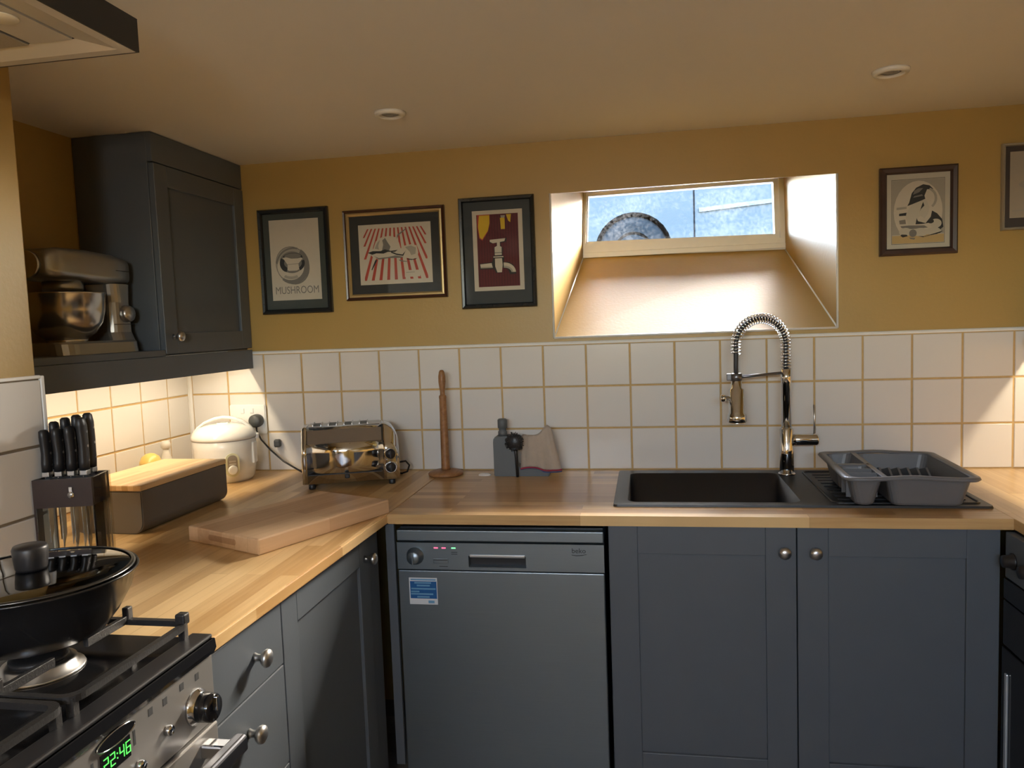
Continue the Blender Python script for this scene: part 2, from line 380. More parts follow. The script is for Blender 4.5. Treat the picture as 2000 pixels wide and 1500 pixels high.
# left alcove tiles (face +x): local x runs along -y... rotate 90 deg so that local -y faces +x
def side_tiles(parent, xface, ys, rows, m=TILE):
    for z0, z1 in rows:
        for ya, yb in zip(ys, ys[1:]):
            part('tile', tile_mesh(abs(yb-ya), z1-z0, m), None, parent, (xface + random.uniform(-2e-4, 4e-4), (ya+yb)/2, (z0+z1)/2), (0, random.uniform(-.003, .003), PI/2 + random.uniform(-.003, .003)))
ysl = [-0.016] + [-(0.1457 + k*PT) for k in range(0, 7)] + [-1.222]
t = B(); box(t, 0, 0.003, -1.226, 0, 0, 0.4516); part('grout', t, GROUT, wall_left)
side_tiles(wall_left, 0.0, ysl, ROWS)
BROWS = [(0.299, 0.449), (0.148, 0.299), (0.0, 0.148), (-0.148, 0.0)]
t = B(); box(t, 0.42, 0.426, -3.0, YP+0.001, -0.148, 0.449); part('grout', t, mat('grey_grout', (0.22, 0.18, 0.13), 0.9), wall_breast)
ysb = [YP+0.002 - k*PT for k in range(0, 12)]
side_tiles(wall_breast, 0.425, ysb, BROWS)
b = B(); box(b, 0.42, 0.433, YP, YP+0.010, 0.0, 0.455, bev=0.002); box(b, 0.42, 0.433, -3.0, YP, 0.449, 0.4565, bev=0.002)
struct('trim_3', b, WHITE, 'white edge trim around the cooker splashback tiles', 'trim')

# ------------------------------------------------------------------ outdoors: street and parked car
b = B(); box(b, -6, 10, YO, 12, 0.62, 0.82)
struct('street', b, mat('asphalt', (0.09, 0.09, 0.095), 0.9, noise=0.2, nscale=60, bump=0.3, bscale=120), 'grey street outside the basement window', 'street')
b = B(); box(b, -6, 10, YB-9, YB-0.16, -H-0.2, -H)
struct('yard', b, mat('yard_stone', (0.30, 0.29, 0.27), 0.9, noise=0.2, nscale=20), 'pale paved yard outside the rear window', 'yard')
def car():
    t = thing('parked_car', 'pale blue-grey parked car seen through the basement window', 'car', (2.975, 4.1, 0.82))
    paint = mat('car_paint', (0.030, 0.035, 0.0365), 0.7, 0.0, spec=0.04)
    def arch(cx, r): return [(cx + r*math.cos(PI - PI*i/14), 0.30 + r*math.sin(PI - PI*i/14)) for i in range(15)]
    low = [(-2.05, 0.25)] + [(-1.30-0.34, 0.22)] + [(p[0], p[1]) for p in arch(-1.30, 0.335)] + [(-1.30+0.34, 0.20), (1.25-0.34, 0.20)] + arch(1.25, 0.335) + [(1.25+0.34, 0.22), (2.0, 0.26), (2.08, 0.5), (2.0, 0.72), (1.2, 0.90), (-1.9, 0.95), (-2.08, 0.75)]
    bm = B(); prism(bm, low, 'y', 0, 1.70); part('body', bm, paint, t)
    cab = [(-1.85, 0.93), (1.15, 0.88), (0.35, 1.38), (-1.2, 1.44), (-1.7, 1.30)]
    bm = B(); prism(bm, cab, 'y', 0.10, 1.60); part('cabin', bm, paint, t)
    gl = mat('car_window', (0.02, 0.03, 0.035), 0.08)
    for poly in ([(-1.55, 0.98), (-0.5, 0.97), (-0.5, 1.35), (-1.15, 1.36), (-1.45, 1.26)], [(-0.42, 0.97), (0.85, 0.93), (0.28, 1.32), (-0.42, 1.35)]):
        bm = B(); prism(bm, poly, 'y', 0.085, 0.10); part('window', bm, gl, t)
    for x in (-0.78, 0.42):
        bm = B(); box(bm, x-0.006, x+0.006, -0.004, 0.01, 0.24, 0.93); part('door_gap', bm, DARK, t)
    bm = B(); prism(bm, [(-0.74, 0.60), (0.40, 0.68), (0.40, 0.715), (-0.74, 0.635)], 'y', -0.018, 0.01); part('side_moulding', bm, mat('car_trim', (0.040, 0.045, 0.048), 0.6, spec=0.2), t)
    tyre = mat('tyre_rubber', (0.008, 0.0095, 0.0105), 1.0, spec=0.0, noise=0.2, nscale=30); al = mat('alloy', (0.22, 0.22, 0.215), 0.6, 0.0, spec=0.1)
    for cx in (-1.30, 1.25):
        for y in (0.02, 1.50):
            bm = B(); lathe(bm, [(0.17, 0.0), (0.22, -0.012), (0.28, 0.0), (0.30, 0.03), (0.30, 0.15), (0.28, 0.18), (0.17, 0.18)], (cx, y, 0.30), 'y', 32)
            wh = part('wheel', bm, tyre, t)
            bm = B(); lathe(bm, [(0, 0.012), (0.05, 0.005), (0.06, 0.03), (0.13, 0.022), (0.145, 0.0), (0.172, 0.0), (0.172, 0.05), (0, 0.05)], (cx, y, 0.30), 'y', 32); part('hub_cap', bm, al, wh)
            for k in range(5):
                a = PI/2 + k*2*PI/5; bm = B(); lathe(bm, [(0.022, 0), (0.022, 0.01)], (cx+0.095*math.cos(a), y+0.015, 0.30+0.095*math.sin(a)), 'y', 10)
                part('hub_hole', bm, DARK, wh)
        bm = B(); lathe(bm, [(0.335, 0.01), (0.335, 0.35), (0.0, 0.35)], (cx, 0, 0.30), 'y', 28); bmesh.ops.delete(bm, geom=[f for f in bm.faces if len(f.verts) > 8], context='FACES_ONLY'); part('wheel_well', bm, DARK, t)
car()

# ------------------------------------------------------------------ worktops
ZT = 0.0; TH = 0.028
b = B(); prism(b, [(0.003, -0.004), (0.003, -1.224), (0.433, -1.224), (0.433, -1.536), (1.004, -1.536), (1.0245, -0.664), (1.0255, -0.664), (1.0255, -0.004)], 'z', -TH, 0)
bmesh.ops.bevel(b, geom=[e for e in b.edges if abs(e.verts[0].co.z - e.verts[1].co.z) < 1e-5 and min(e.verts[0].co.x, e.verts[1].co.x) > 0.99], offset=0.003, segments=2, affect='EDGES')
solo('worktop', b, WTY, 'oak stave worktop in the left alcove carrying the chopping board', 'worktop')
b = B()   # the sink run, with the bowl cut out
SX0, SX1, SY0, SY1 = 1.698, 2.192, -0.530, -0.099
XW = 2.664
for x0, x1, y0, y1 in ((1.026, SX0, -0.664, -0.004), (SX1, XW, -0.664, -0.004), (SX0, SX1, -0.664, SY0), (SX0, SX1, SY1, -0.004)):
    box(b, x0, x1, y0, y1, -TH, 0)
bmesh.ops.remove_doubles(b, verts=b.verts, dist=1e-5)
inner = [f for f in b.faces if abs(f.normal.z) < 0.1 and sum(1 for g in b.faces if g is not f and (g.calc_center_median()-f.calc_center_median()).length < 1e-5)]
bmesh.ops.delete(b, geom=inner, context='FACES')
solo('worktop', b, WT, 'oak stave worktop along the back wall around the black sink', 'worktop')
b = B(); box(b, XW+0.0005, XR-0.003, -2.3, -0.004, -TH, 0, bev=0.002)
solo('worktop', b, WTY, 'oak stave worktop returning along the right wall', 'worktop')
b = B(); box(b, 0.434, 1.004, -3.0, -2.150, -TH, 0, bev=0.002)
solo('worktop', b, WTY, 'oak stave worktop on the camera side of the cooker', 'worktop')

# ------------------------------------------------------------------ cabinets
def knob(bm, x, y, z, r=0.0165, out='-y'):
    lathe(bm, [(r*0.55, 0), (r*0.42, 0.006), (r*0.40, 0.014), (r*0.8, 0.019), (r, 0.025), (r*0.92, 0.031), (r*0.5, 0.035), (0, 0.036)], (x, y, z), out, 20)
def shaker(parent, x0, x1, z0, z1, yf, stile=0.075, kn=None, name='door', th=0.02, kmat=SATIN):
    """front panel whose face lies at y = yf and looks along -y (local)"""
    bm = B()
    box(bm, x0, x0+stile, yf, yf+th, z0, z1, bev=0.0015); box(bm, x1-stile, x1, yf, yf+th, z0, z1, bev=0.0015)
    box(bm, x0+stile, x1-stile, yf, yf+th, z0, z0+stile, bev=0.0015); box(bm, x0+stile, x1-stile, yf, yf+th, z1-stile, z1, bev=0.0015)
    d = part(name, bm, CAB, parent)
    bm = B(); box(bm, x0+stile-0.002, x1-stile+0.002, yf+0.009, yf+th-0.002, z0+stile-0.002, z1-stile+0.002); part('panel', bm, CAB, d)
    if kn:
        bm = B(); knob(bm, kn[0], yf, kn[1]); part('knob', bm, kmat, d)
    return d
def slab_front(parent, x0, x1, z0, z1, yf, kn=None, name='drawer', th=0.02):
    bm = B(); box(bm, x0, x1, yf, yf+th, z0, z1, bev=0.002)
    d = part(name, bm, CAB, parent)
    if kn:
        bm = B(); knob(bm, kn[0], yf, kn[1], 0.018); part('knob', bm, SATIN, d)
    return d
ZTOP = -TH-0.002; ZBOT = -0.76
def carcass(t, x0, x1, d0, d1, m=CAB):
    bm = B(); box(bm, x0, x1, d0, d1, ZBOT, ZTOP); part('body', bm, m, t)
    bm = B(); box(bm, x0, x1, d0+0.045, d0+0.06, -H+0.001, ZBOT); part('plinth', bm, CAB, t)
# sink unit
FY = -0.644
t = thing('base_cabinet', 'slate grey double-door sink cabinet under the black sink', 'cabinet', (1.652, FY, 0))
bm = B()
box(bm, 0, 0.018, 0.021, 0.62, ZBOT, ZTOP); box(bm, 0.974, 0.992, 0.021, 0.62, ZBOT, ZTOP); box(bm, 0.018, 0.974, 0.021, 0.62, ZBOT, ZBOT+0.018); box(bm, 0.018, 0.974, 0.60, 0.62, ZBOT+0.018, ZTOP)
box(bm, 0.018, 0.974, 0.021, 0.04, ZTOP-0.10, ZTOP)
part('body', bm, CAB, t)
bm = B(); box(bm, 0, 0.992, 0.06, 0.075, -H+0.001, ZBOT); part('plinth', bm, CAB, t)
shaker(t, 0.002, 0.4955, ZBOT+0.002, ZTOP-0.002, 0, 0.078, kn=(0.463, -0.096))
shaker(t, 0.4985, 0.990, ZBOT+0.002, ZTOP-0.002, 0, 0.078, kn=(0.541, -0.096))
# left run: faces +x  (thing rotated 90 deg: local x = world y, local -y = world +x)
FX = 0.995
t = thing('base_cabinet', 'slate grey drawer cabinet beside the cooker with round knobs', 'cabinet', (FX, -1.536, 0), PI/2)
carcass(t, 0.0, 0.270, 0.021, 0.55)
slab_front(t, 0.002, 0.269, -0.168, ZTOP-0.004, 0, kn=(0.153, -0.104))
slab_front(t, 0.002, 0.269, -0.385, -0.171, 0, kn=(0.115, -0.239))
slab_front(t, 0.002, 0.269, ZBOT+0.002, -0.388, 0, kn=(0.135, -0.50))
t = thing('base_cabinet', 'slate grey single-door cabinet under the chopping board', 'cabinet', (FX, -1.265, 0), PI/2)
carcass(t, 0.0, 0.54, 0.021, 0.60)
shaker(t, 0.001, 0.520, ZBOT+0.002, ZTOP-0.004, 0, 0.072, kn=(0.487, -0.095))
bm = B(); box(bm, 0.523, 0.600, 0.004, 0.021, ZBOT, ZTOP-0.004, bev=0.001); part('corner_post', bm, CAB, t)
b = B(); box(b, 1.010, 1.036, -0.646, -0.632, ZBOT, ZTOP-0.004, bev=0.001)
solo('filler_panel', b, CAB, 'narrow slate grey filler strip left of the dishwasher', 'panel')
# beyond the cooker, behind the frame edge
t = thing('base_cabinet', 'slate grey cabinet on the camera side of the cooker', 'cabinet', (FX, -3.0, 0), PI/2)
carcass(t, 0.0, 0.845, 0.021, 0.55); shaker(t, 0.002, 0.42, ZBOT+0.002, ZTOP-0.002, 0, kn=(0.39, -0.1)); shaker(t, 0.424, 0.843, ZBOT+0.002, ZTOP-0.002, 0, kn=(0.455, -0.1))
# right run
t = thing('base_cabinet', 'slate grey cabinet on the right run beyond the black oven', 'cabinet', (2.69, -1.262, 0), -PI/2)
carcass(t, 0.0, 1.03, 0.021, 0.57); shaker(t, 0.002, 0.51, ZBOT+0.002, ZTOP-0.002, 0, kn=(0.48, -0.1)); shaker(t, 0.514, 1.028, ZBOT+0.002, ZTOP-0.002, 0, kn=(0.545, -0.1))

# dishwasher
t = thing('dishwasher', 'grey steel freestanding dishwasher under the oak worktop', 'dishwasher', (1.042, FY, 0))
DW = 0.598
bm = B(); box(bm, 0.004, DW-0.004, 0.03, 0.58, -H+0.03, -0.048); part('body', bm, BLACK, t)
for x in (0.04, DW-0.04):
    for y in (0.08, 0.52):
        bm = B(); cyl(bm, (x, y, -H+0.0005), 0.018, 0.031); part('foot', bm, BLACK, t)
bm = B(); box(bm, 0.0, DW, 0.0, 0.56, -0.083, -0.051, bev=0.003); part('top_panel', bm, STEEL, t)
bm = B()
hx0, hx1, hz0, hz1 = 0.212, 0.378, -0.157, -0.124
for x0, x1, z0, z1 in ((0, hx0, -0.166, -0.0875), (hx1, DW, -0.166, -0.0875), (hx0, hx1, hz1, -0.0875), (hx0, hx1, -0.166, hz0)): box(bm, x0, x1, 0, 0.03, z0, z1)
cp = part('control_panel', bm, STEEL, t)
bm = B(); box(bm, hx0, hx1, 0.026, 0.03, hz0, hz1); part('handle_recess', bm, BLACK, cp)
bm = B(); box(bm, hx0+0.004, hx1-0.002, -0.004, 0.012, hz1-0.004, hz1+0.004, bev=0.0018); part('handle_lip', bm, mat('steel_lip', (0.6, 0.62, 0.64), 0.3, 0.8), cp)
bm = B(); lathe(bm, [(0.026, 0), (0.025, 0.003), (0.020, 0.006), (0.019, 0.022), (0.017, 0.025), (0, 0.025)], (0.054, 0, -0.127), '-y', 28); box(bm, 0.0515, 0.0565, -0.030, -0.024, -0.145, -0.109, bev=0.001); part('dial', bm, STEEL, cp)
for x, m in ((0.117, mat('red_led', (0.9, 0.1, 0.2), 0.4, emit=(1, 0.12, 0.25), estr=1.1)), (0.140, MATS['red_led']), (0.169, mat('green_led', (0.2, 0.9, 0.3), 0.4, emit=(0.2, 1, 0.35), estr=1.1))):
    bm = B(); box(bm, x-0.006, x+0.006, -0.0012, 0, -0.1035, -0.1005); part('indicator_light', bm, m, cp)
bm = B(); box(bm, 0.108, 0.152, -0.003, 0, -0.147, -0.133, bev=0.0012); part('button', bm, STEEL, cp)
bm = B(); box(bm, 0.109, 0.151, -0.0035, -0.0028, -0.1375, -0.1355); box(bm, 0.162, 0.180, -0.0005, 0, -0.115, -0.1135); box(bm, 0.162, 0.180, -0.0005, 0, -0.1205, -0.119); box(bm, 0.125, 0.150, -0.0005, 0, -0.157, -0.1555); part('printed_mark', bm, INK, cp)
tb = text_bm('beko', 0.020); bm = B(); join(bm, tb, 0, Matrix.Translation((0.528, -0.0006, -0.105)) @ Matrix.Rotation(PI/2, 4, 'X'))
tube(bm, [(0.508, -0.0006, -0.1165), (0.522, -0.0006, -0.1185), (0.536, -0.0006, -0.1175), (0.550, -0.0006, -0.1145)], [0.0006, 0.001, 0.001, 0.0004], 5); part('logo', bm, INK, cp)
bm = B(); box(bm, 0.0, DW, 0.0, 0.03, -0.80, -0.1695, bev=0.003); dr = part('door', bm, STEEL, t)
bm = B(); box(bm, 0.012, DW-0.012, 0.05, 0.06, -H+0.03, -0.803); part('kick_plate', bm, BLACK, t)
bl = mat('sticker_blue', (0.006, 0.09, 0.27), 0.5); wp = mat('sticker_white', (0.62, 0.64, 0.66), 0.5); lb = mat('sticker_pale_blue', (0.13, 0.30, 0.48), 0.5)
bm = B(); box(bm, 0.032, 0.116, -0.0006, 0.001, -0.270, -0.191); st = part('sticker', bm, wp, dr, label='blue and white printed sticker')
bm = B(); box(bm, 0.035, 0.114, -0.0010, -0.0006, -0.2525, -0.2015); part('print_panel', bm, bl, st)
bm = B()
for x0, x1, z in ((0.048, 0.098, -0.206), (0.055, 0.094, -0.214), (0.038, 0.111, -0.2235), (0.037, 0.062, -0.232), (0.037, 0.103, -0.239), (0.055, 0.092, -0.2475)): box(bm, x0, x1, -0.0014, -0.0010, z-0.0022, z+0.0022)
box(bm, 0.037, 0.112, -0.0012, -0.0006, -0.1985, -0.1945); box(bm, 0.088, 0.106, -0.0012, -0.0006, -0.266, -0.258); part('print_lines', bm, lb, st)

# black appliance at the right-hand corner (faces -x)
t = thing('built_in_oven', 'black oven with silver edge handle at the right-hand inner corner', 'oven', (2.648, -0.655, 0), -PI/2)
bm = B(); box(bm, 0.0, 0.60, 0.02, 0.58, -0.86, ZTOP-0.002); part('body', bm, BLACK, t)
bm = B(); box(bm, 0.002, 0.598, 0.0, 0.02, -0.150, ZTOP-0.004, bev=0.002); part('control_panel', bm, CAB, t)
for x in (0.045, 0.13, 0.47, 0.55):
    bm = B(); lathe(bm, [(0.021, 0), (0.021, 0.004), (0.017, 0.006), (0.015, 0.024), (0, 0.025)], (x, 0, -0.098), '-y', 20); part('dial', bm, BLACK, t)
bm = B(); box(bm, 0.002, 0.598, -0.004, 0.02, -0.205, -0.152, bev=0.003); part('vent_strip', bm, BLACKG, t)
bm = B(); box(bm, 0.002, 0.598, -0.006, 0.02, -0.84, -0.330, bev=0.003); d = part('door', bm, BLACKG, t)
bm = B(); box(bm, 0.002, 0.598, -0.004, 0.02, -0.325, -0.208, bev=0.003); part('drawer', bm, BLACKG, t)
bm = B(); box(bm, 0.032, 0.045, -0.012, -0.006, -0.84, -0.388, bev=0.002); part('handle', bm, mat('silver_strip', (0.6, 0.66, 0.72), 0.35, 0.6), d)

# ---- wall cabinet, shelf and pelmet on the left
t = thing('wall_cabinet', 'slate grey wall cabinet hung in the corner above the rice cooker', 'cabinet', (0.280, -0.540, 0), PI/2)
bm = B(); box(bm, 0.0, 0.538, 0.021, 0.277, 0.470, 1.163, bev=0.001); part('body', bm, CAB, t)
shaker(t, 0.002, 0.536, 0.4765, 1.070, 0.0, 0.066, kn=(0.045, 0.531))
bm = B(); box(bm, 0.0, 0.538, 0.003, 0.021, 1.074, 1.163, bev=0.001); part('top_panel', bm, CAB, t)
b = B(); box(b, 0.003, 0.279, -1.222, -0.541, 0.470, 0.490, bev=0.0015)
solo('wall_shelf', b, CAB, 'slate grey open shelf holding the stand mixer', 'shelf')
t = thing('light_pelmet', 'slate grey pelmet under the left wall shelf hiding the strip light', 'pelmet', (0.0, -1.222, 0.398))
bm = B(); box(bm, 0.262, 0.281, 0.0, 1.216, 0.0, 0.0715, bev=0.001); part('board', bm, CAB, t)
# light strip hidden behind it
def strip_light(name, label, x, y0, y1, z, facing):
    t = thing(name, label, 'light', (x, y0, z))
    bm = B(); box(bm, -0.008, 0.008, 0, y1-y0, 0.002, 0.007); part('housing', bm, WHITE, t)
    bm = B(); box(bm, -0.006, 0.006, 0.005, y1-y0-0.005, 0.0, 0.002); part('diffuser', bm, mat('led_diffuser', (0.9, 0.85, 0.75), 0.5, emit=WARM, estr=6.0), t)
    a = area('strip_lamp', (x, (y0+y1)/2, z-0.002), 0.010, abs(y1-y0)-0.02, (0, 0, 0), LED_W*abs(y1-y0), WARM)
    return t
strip_light('strip_light', 'warm strip light under the left wall shelf', 0.231, -1.19, -0.11, 0.4625, 1)
# right-hand shelf with its pelmet and light (just out of frame)
b = B(); box(b, 2.986, XR-0.003, -1.60, -0.004, 0.470, 0.490, bev=0.0015)
solo('wall_shelf', b, CAB, 'slate grey open shelf on the right wall', 'shelf')
t = thing('light_pelmet', 'slate grey pelmet under the right wall shelf', 'pelmet', (2.984, -1.60, 0.398))
bm = B(); box(bm, 0.0, 0.019, 0.0, 1.594, 0.0, 0.0715, bev=0.001); part('board', bm, CAB, t)
bm = B(); box(bm, -0.026, 0.0, 1.535, 1.555, 0.012, 0.020); box(bm, -0.026, -0.020, 1.535, 1.555, 0.0, 0.034); part('hook', bm, BLACK, t)
strip_light('strip_light', 'warm strip light under the right wall shelf', 3.043, -1.57, -0.06, 0.4625, -1)

# ------------------------------------------------------------------ stand mixer on the shelf
def mixer():
    t = thing('stand_mixer', 'silver stand mixer with steel bowl on the grey shelf', 'mixer', (0.145, -0.74, 0.4903))
    sil = mat('silver_paint', (0.40, 0.40, 0.39), 0.3, 0.85); 
    # local: y+ is the column end, y- the nose
    bm = B(); loft(bm, [[(x, y, z) for x, y in rrect(-0.085-e, 0.085+e, -0.165, 0.165, 0.05, 5)] for z, e in ((0.0, 0.004), (0.03, 0.0), (0.036, -0.006))]); part('base', bm, sil, t)
    bm = B(); loft(bm, [[(x, y, z) for x, y in rrect(-0.06+e, 0.06-e, 0.070+g, 0.165, 0.03, 5)] for z, e, g in ((0.03, -0.012, 0.0), (0.06, 0, 0.006), (0.15, 0.004, 0.01), (0.205, 0, 0.0))], smooth=False); col = part('column', bm, sil, t)
    bm = B(); lathe(bm, [(0.026, 0), (0.025, 0.012), (0.022, 0.018), (0, 0.019)], (0.058, 0.125, 0.115), 'x', 24); part('speed_dial', bm, SATIN, col)
    bm = B(); box(bm, 0.054, 0.0605, 0.075, 0.16, 0.083, 0.0845); box(bm, 0.054, 0.0605, 0.105, 0.125, 0.052, 0.056); part('seam', bm, BLACK, col)
    prof = [(-0.045, 0.205, 0), (0.0, 0.2, 0)]
    bm = B()
    rings = []
    for y, hw, z0, z1 in ((-0.172, 0.035, 0.225, 0.272), (-0.16, 0.056, 0.213, 0.288), (-0.12, 0.064, 0.206, 0.296), (-0.02, 0.066, 0.204, 0.297), (0.09, 0.066, 0.204, 0.291), (0.15, 0.062, 0.205, 0.280), (0.168, 0.045, 0.212, 0.268)):
        rings.append([(x, y, z) for x, z in rrect(-hw, hw, z0, z1, min(hw, (z1-z0)/2)*0.55, 5)])
    loft(bm, rings, smooth=True); hd = part('motor_head', bm, sil, t, recalc=True)
    bm = B(); lathe(bm, [(0.036, 0), (0.036, 0.012), (0, 0.012)], (0, -0.183, 0.248), 'y', 24); part('nose_cap', bm, SATIN, hd)
    bm = B(); box(bm, 0.062, 0.0675, 0.085, 0.150, 0.243, 0.2445); part('seam', bm, BLACK, hd)
    bm = B(); lathe(bm, [(0.04, 0.172), (0.052, 0.180), (0.052, 0.208), (0, 0.208)], (0, -0.055, 0)); part('planet_hub', bm, sil, hd)
    bm = B(); cyl(bm, (0, -0.055, 0.12), 0.007, 0.06); tube(bm, [(0, -0.055, 0.13), (0.03, -0.055, 0.10), (0.04, -0.055, 0.075), (0.02, -0.055, 0.055), (0, -0.055, 0.05), (-0.02, -0.055, 0.055), (-0.04, -0.055, 0.075), (-0.03, -0.055, 0.10), (0, -0.055, 0.13)], 0.005); part('beater', bm, SATIN, t)
    bm = B(); lathe(bm, [(0, 0.036), (0.052, 0.036), (0.054, 0.046), (0.058, 0.048), (0.075, 0.060), (0.094, 0.09), (0.102, 0.125), (0.105, 0.170), (0.1075, 0.1725), (0.105, 0.174), (0.103, 0.170), (0.099, 0.125), (0.09, 0.09), (0.07, 0.062), (0, 0.055)], (0, -0.055, 0), seg=40); part('bowl', bm, mat('polished_steel', (0.62, 0.60, 0.57), 0.2, 1.0), t)
mixer()

# ------------------------------------------------------------------ pictures
def picture(name, label, x0, x1, z0, z1, fw, fmat, mats, art, inner, fmat2=None, slip=None):
    """inner: sheet (x0,x1,z0,z1); art: list of (material, polygon in 0..1 sheet coords)"""
    t = thing(name, label, 'picture', ((x0+x1)/2, -0.001, z0))
    ox, oz = (x0+x1)/2, z0
    X0, X1, Z0, Z1 = x0-ox, x1-ox, 0.0, z1-oz
    bm = B()
    P = [(X0, Z0), (X1, Z0), (X1, Z1), (X0, Z1)]
    def q(k): return [(X0+k, Z0+k), (X1-k, Z0+k), (X1-k, Z1-k), (X0+k, Z1-k)]
    R = [[(x, y, z) for x, z in q(k)] for k, y in ((0, 0), (0, -0.014), (fw*0.25, -0.020), (fw*0.75, -0.018), (fw, -0.011), (fw, 0))]
    loft(bm, R, cap0=False, cap1=False); bmesh.ops.recalc_face_normals(bm, faces=bm.faces)
    f = part('frame', bm, fmat, t)
    if slip:
        bm = B(); R = [[(x, y, z) for x, z in q(k)] for k, y in ((fw-0.0005, -0.013), (fw+slip[0]*0.5, -0.0135), (fw+slip[0], -0.009), (fw+slip[0], -0.004))]
        loft(bm, R, cap0=False, cap1=False); part('slip', bm, slip[1], f)
    bm = B(); box(bm, X0+fw*0.6, X1-fw*0.6, -0.0060, -0.001, Z0+fw*0.6, Z1-fw*0.6); part('mount', bm, mats[0], t)
    a0, a1, c0, c1 = inner[0]-ox, inner[1]-ox, inner[2]-oz, inner[3]-oz
    ml = [mats[1]]
    bm = B(); y = -0.0064
    box(bm, a0, a1, y, -0.006, c0, c1)
    for k, (m, poly) in enumerate(art):
        if m not in ml: ml.append(m)
        y -= 0.00003
        vv = [bm.verts.new((a0+(a1-a0)*u, y, c0+(c1-c0)*v)) for u, v in poly]
        try: fc = bm.faces.new(vv)
        except ValueError: continue
        fc.normal_update()
        if fc.normal.y > 0: fc.normal_flip()
        fc.material_index = ml.index(m)
    part('print', bm, ml, t)
    bm = B(); v = [bm.verts.new(p) for p in ((X0+fw*0.7, -0.0105, Z0+fw*0.7), (X1-fw*0.7, -0.0105, Z0+fw*0.7), (X1-fw*0.7, -0.0105, Z1-fw*0.7), (X0+fw*0.7, -0.0105, Z1-fw*0.7))]
    bm.faces.new(v); part('glass', bm, PGLASS, t)
    return t, (a0, a1, c0, c1)
FBLK = mat('black_frame', (0.012, 0.014, 0.016), 0.25); MGRN = mat('dark_green_mount', (0.050, 0.062, 0.058), 0.8); MCHR = mat('charcoal_mount', (0.032, 0.034, 0.035), 0.8); MSLT = mat('slate_mount', (0.045, 0.055, 0.062), 0.8)
FMAH = mat('mahogany_frame', (0.05, 0.016, 0.009), 0.3); GOLD = mat('gold_slip', (0.46, 0.34, 0.16), 0.35, 0.6); FWAL = mat('walnut_frame', (0.045, 0.024, 0.020), 0.4, noise=0.25, nscale=30); FSIL = mat('silver_frame', (0.42, 0.39, 0.33), 0.4, 0.4)
def crescent(cx, cy, rx, ry, a0, a1, th, n=16, rot=0):
    o = ell(cx, cy, rx, ry, n, a0, a1, rot); i = ell(cx, cy, rx-th, ry-th*0.7, n, a0, a1, rot)
    return o + i[::-1]
# 1: sliced mushroom with the word beneath
art = [(GREYI, ell(0.44, 0.43, 0.345, 0.235, rot=-0.15)), (LGREYI, ell(0.435, 0.432, 0.33, 0.225, rot=-0.15)), (GREYI, crescent(0.44, 0.43, 0.34, 0.232, -2.3, 1.0, 0.12)), (PAPER, ell(0.40, 0.41, 0.27, 0.16)), (GREYI, crescent(0.46, 0.43, 0.36, 0.225, 1.3, 3.0, 0.03)),
       (GREYI, ell(0.43, 0.47, 0.25, 0.135)), (INK, ell(0.45, 0.53, 0.20, 0.055)), (GREYI, ell(0.45, 0.545, 0.17, 0.035)), (INK, crescent(0.42, 0.46, 0.24, 0.13, 2.6, 4.2, 0.09)), (INK, crescent(0.44, 0.46, 0.25, 0.12, -0.9, 0.3, 0.06)),
       (PAPER, [(0.24, 0.53), (0.32, 0.535), (0.42, 0.515), (0.55, 0.515), (0.62, 0.525), (0.65, 0.51), (0.56, 0.45), (0.57, 0.38), (0.52, 0.365), (0.36, 0.365), (0.33, 0.38), (0.34, 0.44), (0.28, 0.50)]), (LGREYI, [(0.34, 0.44), (0.56, 0.445), (0.56, 0.455), (0.34, 0.45)]),
       (PAPER, crescent(0.44, 0.40, 0.22, 0.10, -2.6, -0.5, 0.035)), (LGREYI, crescent(0.41, 0.36, 0.22, 0.10, -2.4, -0.9, 0.05))]
t, s = picture('framed_picture', 'black-framed print of a mushroom above its name in capitals', 0.338, 0.618, 0.600, 0.991, 0.018, FBLK, (MGRN, PAPER), art, (0.380, 0.577, 0.651, 0.951))
tb = text_bm('MUSHROOM', 0.036); bm = B(); join(bm, tb, 0, Matrix.Translation((0.002, -0.0071, 0.087)) @ Matrix.Rotation(PI/2, 4, 'X') @ Matrix.Diagonal((0.86, 1.1, 1, 1))); part('lettering', bm, GREYI, t)
